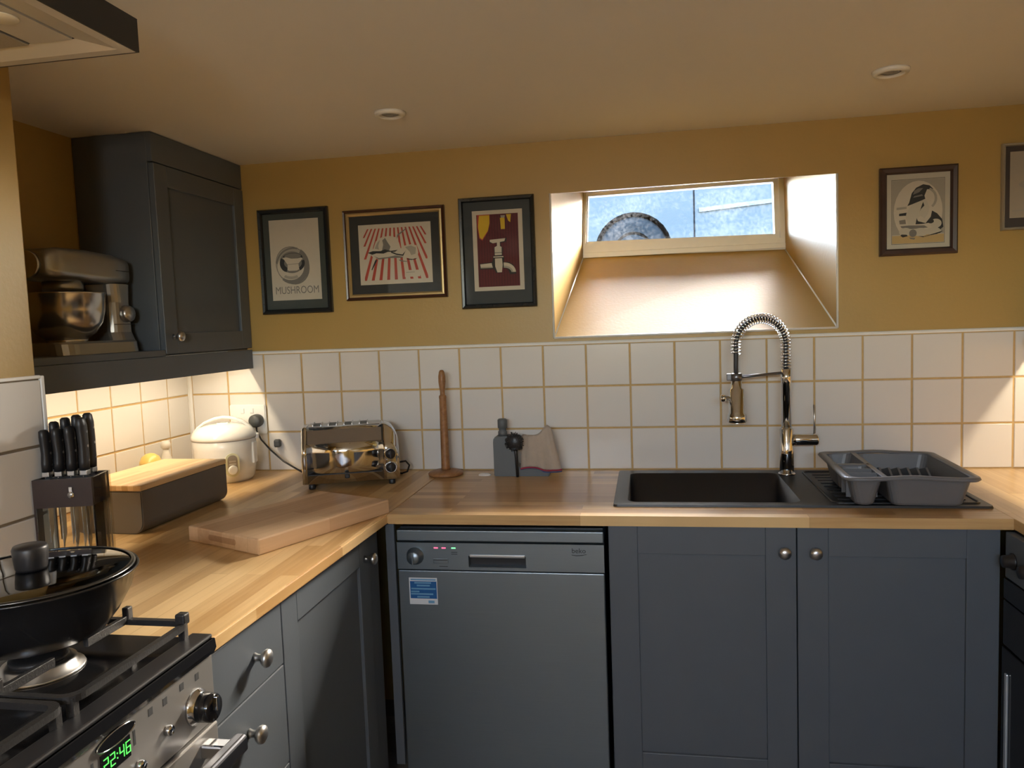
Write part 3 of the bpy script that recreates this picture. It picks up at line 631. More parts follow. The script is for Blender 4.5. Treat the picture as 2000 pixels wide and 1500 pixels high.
# 2: garlic bulbs on red rays
art = []
for k in range(-10, 11):
    top = 0.5 + k*0.052; bot = 0.5 + k*0.108
    poly = []
    def cl(x0, y0, x1, y1):
        # clip the centre line to the printed field 0.07..0.93
        pts = []
        for i in range(25):
            s_ = i/24; x, y = x0+(x1-x0)*s_, y0+(y1-y0)*s_
            if 0.065 <= x <= 0.935: pts.append((x, y, s_))
        return pts
    ln = cl(top, 0.93, bot, 0.07)
    if len(ln) > 2:
        L_ = [(max(0.06, x-(0.011+0.010*s_)), y) for x, y, s_ in ln]; R_ = [(min(0.94, x+(0.011+0.010*s_)), y) for x, y, s_ in ln]
        art.append((REDI, L_ + R_[::-1]))
art += [(PAPER, [(0.62, 0.105), (0.83, 0.105), (0.83, 0.215), (0.62, 0.215)]), (GREYI, [(0.64, 0.175), (0.76, 0.178), (0.76, 0.185), (0.64, 0.182)]),
        (PAPER, [(0.14, 0.54), (0.20, 0.60), (0.24, 0.72), (0.32, 0.78), (0.42, 0.80), (0.52, 0.77), (0.56, 0.68), (0.58, 0.58), (0.62, 0.62), (0.72, 0.64), (0.80, 0.62), (0.82, 0.50), (0.80, 0.42), (0.74, 0.395), (0.62, 0.43), (0.5, 0.46), (0.40, 0.44), (0.26, 0.42), (0.18, 0.47)]),
        (GREYI, [(0.32, 0.56), (0.34, 0.66), (0.33, 0.73), (0.37, 0.77), (0.40, 0.70), (0.44, 0.62), (0.42, 0.56)]), (INK, [(0.12, 0.535), (0.19, 0.56), (0.30, 0.555), (0.36, 0.58), (0.44, 0.55), (0.54, 0.56), (0.50, 0.53), (0.40, 0.535), (0.34, 0.51), (0.24, 0.52), (0.18, 0.50)]),
        (GREYI, [(0.20, 0.48), (0.27, 0.44), (0.40, 0.45), (0.50, 0.47), (0.62, 0.44), (0.58, 0.425), (0.40, 0.43), (0.27, 0.415)]), (INK, [(0.45, 0.54), (0.52, 0.50), (0.60, 0.48), (0.64, 0.53), (0.66, 0.57), (0.61, 0.455), (0.52, 0.475), (0.44, 0.52)]),
        (INK, [(0.66, 0.41), (0.74, 0.395), (0.80, 0.41), (0.78, 0.39), (0.72, 0.38), (0.66, 0.395)]), (INK, [(0.22, 0.41), (0.25, 0.41), (0.17, 0.24), (0.16, 0.25)]), (GREYI, [(0.53, 0.74), (0.56, 0.80), (0.62, 0.85), (0.68, 0.91), (0.665, 0.91), (0.60, 0.86), (0.54, 0.81)]),
        (LGREYI, [(0.22, 0.60), (0.26, 0.70), (0.30, 0.74), (0.27, 0.64), (0.28, 0.58)]), (LGREYI, [(0.64, 0.60), (0.72, 0.62), (0.79, 0.58), (0.78, 0.48), (0.72, 0.46), (0.70, 0.52)]), (GREYI, [(0.55, 0.40), (0.60, 0.38), (0.66, 0.365), (0.66, 0.355), (0.58, 0.365), (0.55, 0.385)])]
picture('framed_picture', 'mahogany and gilt framed print of garlic bulbs on red rays', 0.676, 1.062, 0.638, 0.968, 0.012, FMAH, (MCHR, PAPER), art, (0.732, 1.008, 0.694, 0.913), slip=(0.011, GOLD))
# 3: tap on maroon
art = [(MAROON, [(0.085, 0.05), (0.915, 0.05), (0.915, 0.95), (0.085, 0.95)])]
art += [(MAROON2, [(0.11+k*0.055, 0.06), (0.122+k*0.055, 0.06), (0.122+k*0.055, 0.94), (0.11+k*0.055, 0.94)]) for k in range(15)]
art += [(REDI, [(0.10, 0.95), (0.35, 0.95), (0.35, 0.84), (0.31, 0.74), (0.25, 0.68), (0.19, 0.63), (0.13, 0.66), (0.10, 0.80)]), (YELI, [(0.14, 0.94), (0.35, 0.94), (0.345, 0.84), (0.31, 0.75), (0.25, 0.70), (0.19, 0.645), (0.14, 0.67), (0.115, 0.80)]), (YELI, [(0.56, 0.90), (0.65, 0.90), (0.65, 0.76), (0.57, 0.76)]), (LGREYI, [(0.57, 0.93), (0.66, 0.93), (0.65, 0.90), (0.58, 0.90)]), (YELI, [(0.68, 0.94), (0.78, 0.94), (0.76, 0.84), (0.72, 0.86)]),
        (INK, [(0.33, 0.635), (0.68, 0.65), (0.66, 0.60), (0.55, 0.59), (0.55, 0.56), (0.60, 0.52), (0.58, 0.43), (0.62, 0.41), (0.60, 0.35), (0.70, 0.35), (0.80, 0.31), (0.85, 0.20), (0.72, 0.195), (0.68, 0.26), (0.55, 0.29), (0.54, 0.22), (0.44, 0.22), (0.40, 0.27), (0.12, 0.27), (0.12, 0.345), (0.36, 0.355), (0.40, 0.40), (0.38, 0.42), (0.42, 0.44), (0.41, 0.53), (0.47, 0.56), (0.47, 0.59), (0.34, 0.59)]),
        (PAPER, [(0.34, 0.635), (0.65, 0.645), (0.63, 0.61), (0.52, 0.60), (0.40, 0.59), (0.34, 0.61)]), (PAPER, [(0.48, 0.60), (0.54, 0.60), (0.54, 0.55), (0.57, 0.54), (0.57, 0.44), (0.43, 0.44), (0.43, 0.54), (0.48, 0.555)]), (GREYI, [(0.43, 0.475), (0.57, 0.475), (0.57, 0.465), (0.43, 0.465)]), (PAPER, [(0.40, 0.425), (0.60, 0.425), (0.60, 0.412), (0.40, 0.412)]),
        (PAPER, [(0.43, 0.40), (0.57, 0.40), (0.58, 0.32), (0.56, 0.225), (0.47, 0.225), (0.43, 0.30)]), (PAPER, [(0.13, 0.335), (0.36, 0.345), (0.38, 0.285), (0.14, 0.285)]), (LGREYI, [(0.14, 0.30), (0.38, 0.30), (0.38, 0.285), (0.14, 0.285)]),
        (PAPER, ell(0.60, 0.22, 0.24, 0.125, 14, 0.02, PI/2) + ell(0.60, 0.22, 0.15, 0.06, 14, 0.02, PI/2)[::-1]), (LGREYI, ell(0.60, 0.22, 0.185, 0.085, 14, 0.02, PI/2) + ell(0.60, 0.22, 0.15, 0.06, 14, 0.02, PI/2)[::-1])]
picture('framed_picture', 'black-framed print of a tap on maroon with yellow splashes', 1.115, 1.389, 0.591, 0.985, 0.016, FBLK, (MSLT, PAPER), art, (1.163, 1.345, 0.653, 0.938))
# 4: still life with a figure under an arch
CRM = mat('ivory_paper', (0.52, 0.49, 0.41), 0.8)
art = [(INK, [(0.08, 0.075), (0.92, 0.075), (0.92, 0.925), (0.08, 0.925)]), (CRM, [(0.085, 0.08), (0.915, 0.08), (0.915, 0.92), (0.085, 0.92)]), (LGREYI, [(0.09, 0.20), (0.91, 0.20), (0.91, 0.915), (0.09, 0.915)]), (PAPER, ell(0.50, 0.50, 0.385, 0.40)), (OCHREI, [(0.09, 0.085), (0.91, 0.085), (0.91, 0.19), (0.09, 0.19)]),
       (INK, [(0.36, 0.62), (0.40, 0.74), (0.47, 0.81), (0.58, 0.85), (0.68, 0.83), (0.74, 0.78), (0.64, 0.78), (0.60, 0.70), (0.62, 0.64), (0.50, 0.62), (0.33, 0.575)]), (GREYI, [(0.42, 0.72), (0.52, 0.75), (0.58, 0.80), (0.50, 0.80), (0.44, 0.77)]), (GREYI, [(0.42, 0.68), (0.58, 0.70), (0.56, 0.72), (0.44, 0.70)]),
       (LGREYI, crescent(0.62, 0.66, 0.18, 0.15, -0.9, 1.2, 0.04)), (CRM, [(0.42, 0.60), (0.56, 0.64), (0.62, 0.66), (0.68, 0.55), (0.66, 0.46), (0.60, 0.40), (0.54, 0.44), (0.48, 0.40), (0.44, 0.33), (0.34, 0.33), (0.30, 0.45), (0.36, 0.54)]), (INK, [(0.58, 0.62), (0.60, 0.57), (0.55, 0.53), (0.53, 0.50), (0.56, 0.58)]),
       (INK, [(0.48, 0.41), (0.50, 0.37), (0.62, 0.34), (0.70, 0.42), (0.72, 0.50), (0.80, 0.46), (0.88, 0.38), (0.90, 0.28), (0.84, 0.24), (0.78, 0.32), (0.66, 0.34), (0.56, 0.33), (0.46, 0.33)]), (INK, [(0.20, 0.48), (0.32, 0.49), (0.31, 0.45), (0.20, 0.45)]), (LGREYI, [(0.16, 0.56), (0.32, 0.57), (0.32, 0.54), (0.16, 0.53)]), (GREYI, [(0.20, 0.39), (0.30, 0.40), (0.31, 0.34), (0.21, 0.34)]),
       (GREYI, [(0.22, 0.315), (0.36, 0.32), (0.60, 0.31), (0.66, 0.28), (0.40, 0.27), (0.24, 0.29)]), (CRM, ell(0.78, 0.33, 0.09, 0.06)), (INK, ell(0.70, 0.36, 0.05, 0.028)), (CRM, ell(0.30, 0.235, 0.10, 0.055)), (CRM, ell(0.54, 0.225, 0.13, 0.055)), (CRM, ell(0.74, 0.23, 0.12, 0.05)), (GREYI, ell(0.42, 0.215, 0.06, 0.05)), (INK, [(0.22, 0.19), (0.26, 0.165), (0.34, 0.18), (0.32, 0.20), (0.24, 0.205)]), (INK, [(0.50, 0.175), (0.60, 0.165), (0.70, 0.185), (0.84, 0.20), (0.90, 0.23), (0.80, 0.19), (0.68, 0.175), (0.58, 0.155)]), (GREYI, [(0.36, 0.16), (0.46, 0.15), (0.44, 0.13), (0.38, 0.14)])]
picture('framed_picture', 'walnut-framed black ink print with an arched border right of the window', 2.531, 2.767, 0.708, 0.992, 0.022, FWAL, (CRM, CRM), art, (2.553, 2.745, 0.726, 0.971))
# 5: edge of a silver-framed sheet
art = [(LGREYI, [(0.05, 0.10), (0.9, 0.12), (0.9, 0.13), (0.05, 0.115)]), (GREYI, ell(0.42, 0.48, 0.20, 0.03)), (LGREYI, ell(0.42, 0.50, 0.25, 0.07)), (GREYI, ell(0.45, 0.47, 0.16, 0.02))]
picture('framed_picture', 'silver-framed pale print with dark mount at the right edge', 2.896, 3.10, 0.772, 1.044, 0.009, FSIL, (mat('brown_mount', (0.06, 0.045, 0.04), 0.8), mat('buff_paper', (0.42, 0.36, 0.28), 0.8)), art, (2.921, 3.075, 0.810, 1.018))

# ------------------------------------------------------------------ ceiling downlights
for x, y, lb in ((1.04, -0.509, 'white recessed downlight in the ceiling above the pictures'), (2.423, -0.496, 'white recessed downlight in the ceiling right of the window')):
    t = thing('ceiling_downlight', lb, 'light', (x, y, ZC-0.012), 0, 'recessed ceiling downlights')
    bm = B(); lathe(bm, [(0.030, 0.0105), (0.030, 0.004), (0.034, 0.0), (0.044, 0.003), (0.047, 0.0115)], seg=32); part('bezel', bm, WHITE, t)
    bm = B(); lathe(bm, [(0, 0.005), (0.022, 0.005), (0.030, 0.009), (0.030, 0.0115)], seg=24); part('lens', bm, mat('lamp_lens', (0.25, 0.24, 0.22), 0.2), t)

# ------------------------------------------------------------------ wall socket and plugs
t = thing('wall_socket', 'white double wall socket on the tiles behind the rice cooker', 'socket', (0.250, -0.0065, 0.146))
bm = B(); prism(bm, rrect(-0.074, 0.074, 0.0, 0.113, 0.006), 'y', -0.010, 0.0); bmesh.ops.bevel(bm, geom=[e for e in bm.edges if e.verts[0].co.y < -0.009 and e.verts[1].co.y < -0.009], offset=0.003, segments=2, affect='EDGES')
sp = part('plate', bm, WHITE, t)
for x in (-0.019, 0.019):
    bm = B(); box(bm, x-0.007, x+0.007, -0.014, -0.009, 0.080, 0.099, bev=0.0015); part('rocker', bm, WHITE, sp)
for dx, dz, w_, h_ in ((-0.04, 0.052, 0.004, 0.009), (-0.051, 0.033, 0.0065, 0.004), (-0.029, 0.033, 0.0065, 0.004)):
    bm = B(); box(bm, dx-w_/2, dx+w_/2, -0.0104, -0.009, dz-h_/2, dz+h_/2); part('pin_hole', bm, BLACK, sp)
t = thing('mains_plug', 'round dark grey plug in the right side of the wall socket', 'plug', (0.293, -0.017, 0.172))
GPL = mat('dark_grey_plastic', (0.055, 0.06, 0.062), 0.5)
bm = B(); lathe(bm, [(0.024, 0.0), (0.0255, 0.008), (0.0245, 0.030), (0.020, 0.036), (0, 0.037)], (0, 0, 0.026), '-y', 28); part('body', bm, GPL, t)
bm = B(); tube(bm, [(0, -0.018, 0.004), (0.003, -0.022, -0.012), (0.02, -0.024, -0.045), (0.06, -0.03, -0.085), (0.12, -0.05, -0.125), (0.18, -0.06, -0.155), (0.21, -0.07, -0.166), (0.26, -0.05, -0.1675)], 0.0035); part('cable', bm, BLACK, t)
t = thing('cable_plug', 'small black square plug on the cable beside the toaster', 'plug', (0.365, -0.010, 0.088), 0.3)
bm = B(); box(bm, -0.012, 0.013, -0.024, 0.0, 0.006, 0.036, bev=0.006); part('body', bm, GPL, t)

# ------------------------------------------------------------------ rice cooker
t = thing('rice_cooker', 'white rice cooker with handled lid in the tiled corner', 'rice cooker', (0.236, -0.168, 0.0))
RCW = mat('white_enamel', (0.80, 0.81, 0.78), 0.25, coat=0.3)
bm = B(); lathe(bm, [(0.092, 0.0), (0.095, 0.006), (0.100, 0.012), (0.106, 0.05), (0.110, 0.12), (0.111, 0.150), (0.109, 0.152)], seg=48); part('body', bm, RCW, t)
bm = B(); lathe(bm, [(0.109, 0.1525), (0.1135, 0.154), (0.115, 0.160), (0.113, 0.168), (0.102, 0.184), (0.080, 0.198), (0.05, 0.206), (0.0, 0.209)], seg=48); ld = part('lid', bm, RCW, t)
bm = B(); lathe(bm, [(0.1105, 0.1505), (0.1125, 0.1515), (0.1125, 0.1535), (0.1105, 0.1540)], seg=48); part('seam', bm, mat('grey_seam', (0.3, 0.3, 0.3), 0.5), t)
d = Vector((0.93, 0.37, 0)); 
bm = B(); pts = [tuple(d*s_ + Vector((0, 0, z))) for s_, z in ((-0.100, 0.178), (-0.085, 0.196), (-0.06, 0.212), (-0.03, 0.223), (0.0, 0.227), (0.03, 0.223), (0.06, 0.212), (0.085, 0.196), (0.100, 0.178))]
M_ = Matrix.Rotation(math.atan2(d.y, d.x), 4, 'Z')
rings = []
for s_, z in ((-0.108, 0.172), (-0.09, 0.194), (-0.065, 0.213), (-0.03, 0.226), (0.0, 0.230), (0.03, 0.226), (0.065, 0.213), (0.09, 0.194), (0.108, 0.172)):
    rings.append([tuple(M_ @ Vector((s_, yy, z+zz))) for yy, zz in ((-0.016, 0), (-0.013, 0.005), (0.013, 0.005), (0.016, 0), (0.013, -0.005), (-0.013, -0.005))])
loft(bm, rings, smooth=True); part('handle', bm, RCW, ld, recalc=True)
bm = B(); lathe(bm, [(0.026, 0.203), (0.024, 0.2105), (0.014, 0.212), (0.012, 0.209), (0, 0.209)], (0.0, 0.0, 0), seg=28); part('steam_vent', bm, RCW, ld)
# control window faces the camera-right
a = math.atan2(-0.74, 0.67)
Mc = Matrix.Rotation(a + PI/2, 4, 'Z')
def on_drum(bm, M): bm.transform(M); return bm
bm = B(); prism(bm, rrect(-0.024, 0.024, 0.026, 0.110, 0.023, 8), 'y', -0.1135, -0.100); on_drum(bm, Mc); cpn = part('control_surround', bm, mat('pale_green_plastic', (0.62, 0.62, 0.42), 0.35), t)
bm = B(); prism(bm, rrect(-0.017, 0.017, 0.033, 0.103, 0.016, 8), 'y', -0.1145, -0.113); on_drum(bm, Mc); part('indicator_panel', bm, mat('taupe_panel', (0.30, 0.25, 0.19), 0.4), cpn)
bm = B(); prism(bm, rrect(-0.012, 0.012, 0.068, 0.074, 0.002, 2), 'y', -0.1152, -0.1144); prism(bm, rrect(-0.012, 0.012, 0.078, 0.084, 0.002, 2), 'y', -0.1152, -0.1144); on_drum(bm, Mc); part('indicator_bar', bm, mat('pale_label', (0.5, 0.46, 0.4), 0.5), cpn)
bm = B(); lathe(bm, [(0.017, 0), (0.017, 0.006), (0.013, 0.009), (0.008, 0.008), (0, 0.008)], (0, -0.113, 0.050), '-y', 24); on_drum(bm, Mc); part('switch', bm, RCW, cpn)
bm = B(); box(bm, 0.095, 0.122, -0.012, 0.012, 0.145, 0.166, bev=0.005); bm.transform(M_); part('hinge', bm, RCW, t)
bm = B(); box(bm, 0.104, 0.116, -0.016, 0.016, 0.06, 0.14, bev=0.004); bm.transform(Matrix.Rotation(0.1, 4, 'Z')); part('condensation_cup', bm, RCW, t)

# two small pots peeping over the bread bin by the wall
t = thing('lidded_pot', 'small yellow domed pot by the left wall behind the bread bin', 'pot', (0.062, -0.352, 0.0))
bm = B(); lathe(bm, [(0.030, 0), (0.036, 0.01), (0.038, 0.05), (0.036, 0.085), (0.034, 0.088)], seg=28); part('jar', bm, mat('pale_glaze', (0.7, 0.62, 0.42), 0.3), t)
bm = B(); lathe(bm, [(0.037, 0.088), (0.036, 0.100), (0.028, 0.118), (0.014, 0.128), (0, 0.131)], seg=28); part('lid', bm, mat('yellow_glaze', (0.78, 0.55, 0.16), 0.3), t)
t = thing('glass_cruet', 'small milky stoppered bottle against the left wall tiles', 'bottle', (0.050, -0.245, 0.0))
bm = B(); lathe(bm, [(0.020, 0.001), (0.021, 0.01), (0.021, 0.09), (0.012, 0.115), (0.010, 0.125)], seg=24); part('bottle', bm, mat('milky_glass', (0.66, 0.64, 0.58), 0.2), t)
bm = B(); lathe(bm, [(0.010, 0.1255), (0.017, 0.133), (0.018, 0.145), (0.012, 0.156), (0, 0.158)], seg=24); part('stopper', bm, mat('frosted_stopper', (0.62, 0.60, 0.55), 0.3), t)

# ------------------------------------------------------------------ bread bin
t = thing('bread_bin', 'grey bread bin with bamboo lid on the left worktop', 'bread bin', (0.314, -0.695, 0.0), -0.03)
BIN = mat('taupe_bin', (0.125, 0.115, 0.106), 0.45)
def u_sec(hw, zt, r, bw=0.0): return [(hw, zt)] + [(hw-r+bw*0 + r*math.cos(-PI/2*i/8), r - r*math.sin(PI/2*i/8)) for i in range(9)] + [(-(hw-r) - r*math.sin(PI/2*i/8), r - r*math.cos(PI/2*i/8)) for i in range(9)] + [(-hw, zt)]
bm = B(); prism(bm, u_sec(0.112, 0.118, 0.034), 'y', -0.203, 0.203)
bmesh.ops.bevel(bm, geom=[e for e in bm.edges if abs(e.verts[0].co.y - e.verts[1].co.y) < 1e-6], offset=0.003, segments=2, affect='EDGES'); part('body', bm, BIN, t)
bm = B(); box(bm, -0.1125, 0.1125, -0.204, 0.204, 0.1185, 0.1345, bev=0.003); part('lid', bm, wood('bamboo', (0.50, 0.31, 0.14), (0.70, 0.49, 0.27), (0.60, 0.41, 0.21), PI/2, 0.018, 0.8, 0.4), t)

# ------------------------------------------------------------------ chopping board
t = thing('chopping_board', 'thick wooden chopping board lying askew on the left worktop', 'chopping board', (0.806, -0.801, 0.0003), math.radians(66.0))
bm = B(); BL_, BW_, BT_ = 0.455/2, 0.283/2, 0.040
box(bm, -BL_, BL_, -BW_, BW_, 0, BT_, bev=0.004)
part('board', bm, wood('beech_board', (0.46, 0.28, 0.15), (0.66, 0.46, 0.28), (0.58, 0.39, 0.23), 0, 0.05, 3.0, 0.5), t)
for s_ in (-1, 1):
    bm = B(); prism(bm, rrect(-0.055, 0.055, 0.013, 0.028, 0.007, 5), 'x', s_*(BL_+0.0004), s_*(BL_-0.004)); part('groove_shade', bm, wood('beech_shaded', (0.30, 0.16, 0.08), (0.46, 0.29, 0.16), (0.4, 0.25, 0.13), 0, 0.05, 3.0, 0.5), t)  # flush patch, not cut in; the groove's shade is put into darker beech

# ------------------------------------------------------------------ toaster
def toaster():
    t = thing('toaster', 'chrome four-slot toaster on the worktop by the tiles', 'toaster', (0.745, -0.215, 0.0), math.radians(20))
    L_ = 0.162; D_ = 0.098
    # cross-section (y,z): front at -D
    KZ = 1.09
    hf = [(-D_, 0.020), (-D_, 0.07), (-D_, 0.110)] + [(-D_+0.030*(1-math.cos(math.radians(a_))), 0.110+0.036*math.sin(math.radians(a_))) for a_ in (10, 20, 30, 40, 50, 60)] + [(-0.060, 0.180), (-0.056, 0.186), (-0.048, 0.190)]
    hf = [(y, 0.018+(z-0.018)*KZ) for y, z in hf]
    def sec(e=0.0): return hf + [(-y, z) for y, z in hf[::-1]]
    bm = B(); prism(bm, sec(), 'x', -L_+0.018, L_-0.055, smooth=True); part('body', bm, CHROME, t)
    SHD = mat('toaster_shoulder', (0.34, 0.32, 0.30), 0.28, 0.9)
    bm = B()
    for s_ in (-1, 1):
        n_ = Vector((0, -(0.186-0.149), -(D_-0.022-0.052))).normalized()
        prism(bm, [(s_*(D_-0.0145), 0.1548), (s_*0.0595, 0.1962), (s_*0.059, 0.1935), (s_*(D_-0.016), 0.1515)], 'x', -L_+0.02, L_-0.057)
    part('shoulder', bm, SHD, t)
    # rounded end castings
    def endsec(k): return [(y*k, 0.020 + (z-0.020)*(1 + 0.03)) for y, z in sec()]
    bm = B(); rings = []
    for x, k, zs in ((-L_+0.018, 1.02, 1.0), (-L_+0.006, 1.02, 0.99), (-L_, 0.97, 0.96)): rings.append([(x, y*k, 0.018+(z-0.018)*zs*1.015) for y, z in sec()])
    loft(bm, rings, smooth=True); part('end_casting', bm, CHROME, t, recalc=True)
    bm = B(); rings = []
    for x, k, zs in ((L_-0.055, 1.02, 1.0), (L_-0.040, 1.02, 0.985), (L_-0.022, 1.01, 0.93), (L_-0.008, 1.0, 0.82), (L_-0.001, 0.98, 0.70), (L_, 0.95, 0.66)): rings.append([(x, y*k, 0.018+(z-0.018)*zs*1.015) for y, z in sec()])
    loft(bm, rings, smooth=True); en = part('end_casting', bm, CHROME, t, recalc=True)
    for z in (0.108, 0.062):
        bm = B(); lathe(bm, [(0.022, 0), (0.022, 0.002), (0.019, 0.004)], (L_-0.030, -D_*1.015, z), '-y', 24); part('dial_ring', bm, CHROME, en)
        bm = B(); lathe(bm, [(0.0175, 0.003), (0.0160, 0.016), (0, 0.017)], (L_-0.030, -D_*1.015, z), '-y', 20); box(bm, L_-0.0325, L_-0.0275, -D_*1.015-0.022, -D_*1.015-0.015, z-0.012, z+0.012, bev=0.001); part('dial', bm, BLACK, en)
    top = B(); box(top, -L_+0.022, L_-0.060, -0.047, 0.047, 0.2060, 0.2080, bev=0.0008); tp = part('top_plate', top, SATIN, t)
    for k in range(4):
        x = -L_+0.052 + k*0.052
        bm = B(); box(bm, x-0.012, x+0.012, -0.043, 0.043, 0.2081, 0.2087); part('slot', bm, BLACK, tp)
        bm = B(); box(bm, x-0.015, x-0.012, -0.045, 0.045, 0.2080, 0.2130); box(bm, x+0.012, x+0.015, -0.045, 0.045, 0.2080, 0.2130); part('slot_rim', bm, SATIN, tp)
    bm = B(); box(bm, -L_+0.02, L_-0.06, -D_-0.0012, -D_+0.001, 0.0485, 0.0515); part('lever_slot', bm, BLACK, t)
    bm = B(); box(bm, -0.022, -0.006, -D_-0.02, -D_, 0.036, 0.050, bev=0.003); part('eject_lever', bm, BLACK, t)
    for sx in (-1, 1):
        for sy in (-1, 1):
            bm = B(); lathe(bm, [(0.010, 0), (0.011, 0.004), (0.011, 0.021), (0, 0.021)], (sx*(L_-0.028) , sy*(D_-0.022), 0)); part('foot', bm, BLACK, t)
    bm = B(); tube(bm, [(L_-0.005, 0.05, 0.05), (L_+0.025, 0.055, 0.052), (L_+0.038, 0.06, 0.035), (L_+0.030, 0.062, 0.012), (L_+0.01, 0.07, 0.005), (L_-0.02, 0.10, 0.005)], 0.0035); part('cable', bm, BLACK, t)
toaster()

# ------------------------------------------------------------------ kitchen roll stand
t = thing('kitchen_roll_stand', 'empty turned wooden kitchen roll stand against the tiles', 'roll holder', (1.050, -0.098, 0.0))
OAKR = wood('turned_oak', (0.20, 0.085, 0.03), (0.38, 0.19, 0.075), (0.28, 0.13, 0.05), PI/2, 0.05, 2, 0.45, staves=False)
bm = B(); lathe(bm, [(0.056, 0.0), (0.062, 0.003), (0.063, 0.009), (0.058, 0.014), (0.040, 0.019), (0.022, 0.021), (0.0, 0.021)], seg=40); part('base', bm, OAKR, t)
bm = B(); lathe(bm, [(0.0165, 0.020), (0.0155, 0.03), (0.0140, 0.15), (0.0125, 0.275), (0.0135, 0.280), (0.0125, 0.286), (0.009, 0.289), (0.0085, 0.298), (0.010, 0.310), (0.0128, 0.335), (0.0125, 0.355), (0.010, 0.370), (0.006, 0.377), (0.0, 0.378)], seg=24); part('post', bm, OAKR, t)

# ------------------------------------------------------------------ sink caddy, brush, cloth, bit of paper
SLT = mat('slate_silicone', (0.105, 0.118, 0.125), 0.5)
t = thing('sink_caddy', 'slate grey sink tidy with soap bottle end by the back wall', 'sink caddy', (1.330, -0.095, 0.0))
bm = B(); prism(bm, [(-0.098, 0.0), (0.097, 0.0), (0.097, 0.026), (0.0, 0.030), (-0.020, 0.038), (-0.022, 0.120), (-0.030, 0.138), (-0.040, 0.141), (-0.088, 0.141), (-0.095, 0.136), (-0.098, 0.125)], 'y', -0.032, 0.032); bmesh.ops.bevel(bm, geom=[e for e in bm.edges], offset=0.003, segments=2, affect='EDGES'); part('body', bm, SLT, t)
bm = B(); lathe(bm, [(0.016, 0.141), (0.016, 0.155), (0.013, 0.157), (0.013, 0.166), (0.017, 0.168), (0.017, 0.196), (0.013, 0.200), (0.0, 0.200)], (-0.068, 0, 0), seg=24); part('bottle_neck', bm, SLT, t)
t = thing('washing_up_brush', 'black round brush head resting on the grey sink tidy', 'brush', (1.313, -0.155, 0.046))
bm = B(); rng = random.Random(3)
for k in range(260):
    u, v_ = rng.uniform(-1, 1), rng.uniform(0, 2*PI); s_ = math.sqrt(1-u*u); dv = Vector((s_*math.cos(v_), s_*math.sin(v_)*0.6, u))
    p = Vector((0, 0, 0.080)); tube(bm, [p+dv*0.012, p+dv*rng.uniform(0.030, 0.037)], [0.0022, 0.0010], 4)
br = part('bristles', bm, BLACK, t); br['kind'] = 'stuff'
bm = B(); lathe(bm, [(0, 0.051), (0.014, 0.054), (0.025, 0.064), (0.029, 0.080), (0.025, 0.096), (0.014, 0.106), (0, 0.109)], seg=20, sy=0.6); part('core', bm, BLACK, t)
bm = B(); tube(bm, [(0, 0.006, 0.07), (0.003, 0.010, 0.03), (0.005, 0.012, -0.044)], 0.005); part('handle', bm, BLACK, t)
def cloth():
    t = thing('dish_cloth', 'beige dish cloth with red and blue hem hanging on the sink tidy', 'cloth', (1.402, -0.106, 0.026))
    bm = B(); nx, nz = 14, 14; g = {}
    for i in range(nx+1):
        for j in range(nz+1):
            u, v_ = i/nx, j/nz                       # v 0 bottom .. 1 top
            wl = -0.072 + 0.006*v_; wr = 0.072 - 0.034*v_
            x = wl + (wr-wl)*u; top = 0.118 + 0.038*math.exp(-((u-0.86)/0.22)**2) - 0.006*u
            z = 0.004 + v_*top + 0.006*math.sin(u*6)*(1-v_) + (0.0 if u < .7 else -0.004*(1-v_))
            y = -0.040 + 0.006*math.sin(u*9+v_*2) + 0.004*math.sin(u*17+1)*(1-0.4*v_) + 0.022*v_
            g[i, j] = bm.verts.new((x, y, z))
    for i in range(nx):
        for j in range(nz):
            f = bm.faces.new([g[i, j], g[i+1, j], g[i+1, j+1], g[i, j+1]]); f.smooth = True
    ex = bmesh.ops.solidify(bm, geom=list(bm.faces), thickness=0.003)
    part('fabric', bm, mat('beige_cotton', (0.68, 0.60, 0.51), 0.9, noise=0.08, nscale=60, bump=0.25, bscale=500), t)
    for off, m, r in ((0.0, mat('red_hem', (0.30, 0.03, 0.06), 0.9), 0.003), (-0.006, mat('blue_hem', (0.05, 0.07, 0.22), 0.9), 0.002)):
        bm = B(); pts = []
        for i in range(nx+1):
            u = i/nx; pts.append((-0.072 + 0.144*u, -0.044 + 0.006*math.sin(u*9) + 0.004*math.sin(u*17+1), 0.004 + off*(1 if u > 0.5 else 0.3) + 0.006*math.sin(u*6)))
        tube(bm, pts, r, 6); part('hem', bm, m, t)
cloth()
t = thing('paper_scrap', 'small crumpled white scrap on the worktop beside the sink tidy', 'paper scrap', (1.195, -0.112, 0.0004))
bm = B(); rng = random.Random(5); R = [[(x*(0.022+rng.uniform(-.002, .002)), y*0.012, z) for x, y in ell(0, 0, 1, 1, 14)] for z in (0.0, 0.005)]; R.append([(x*0.6, y*0.6, 0.009) for x, y, z in R[0]]); loft(bm, R); part('paper', bm, mat('scrap_white', (0.7, 0.68, 0.63), 0.7), t)

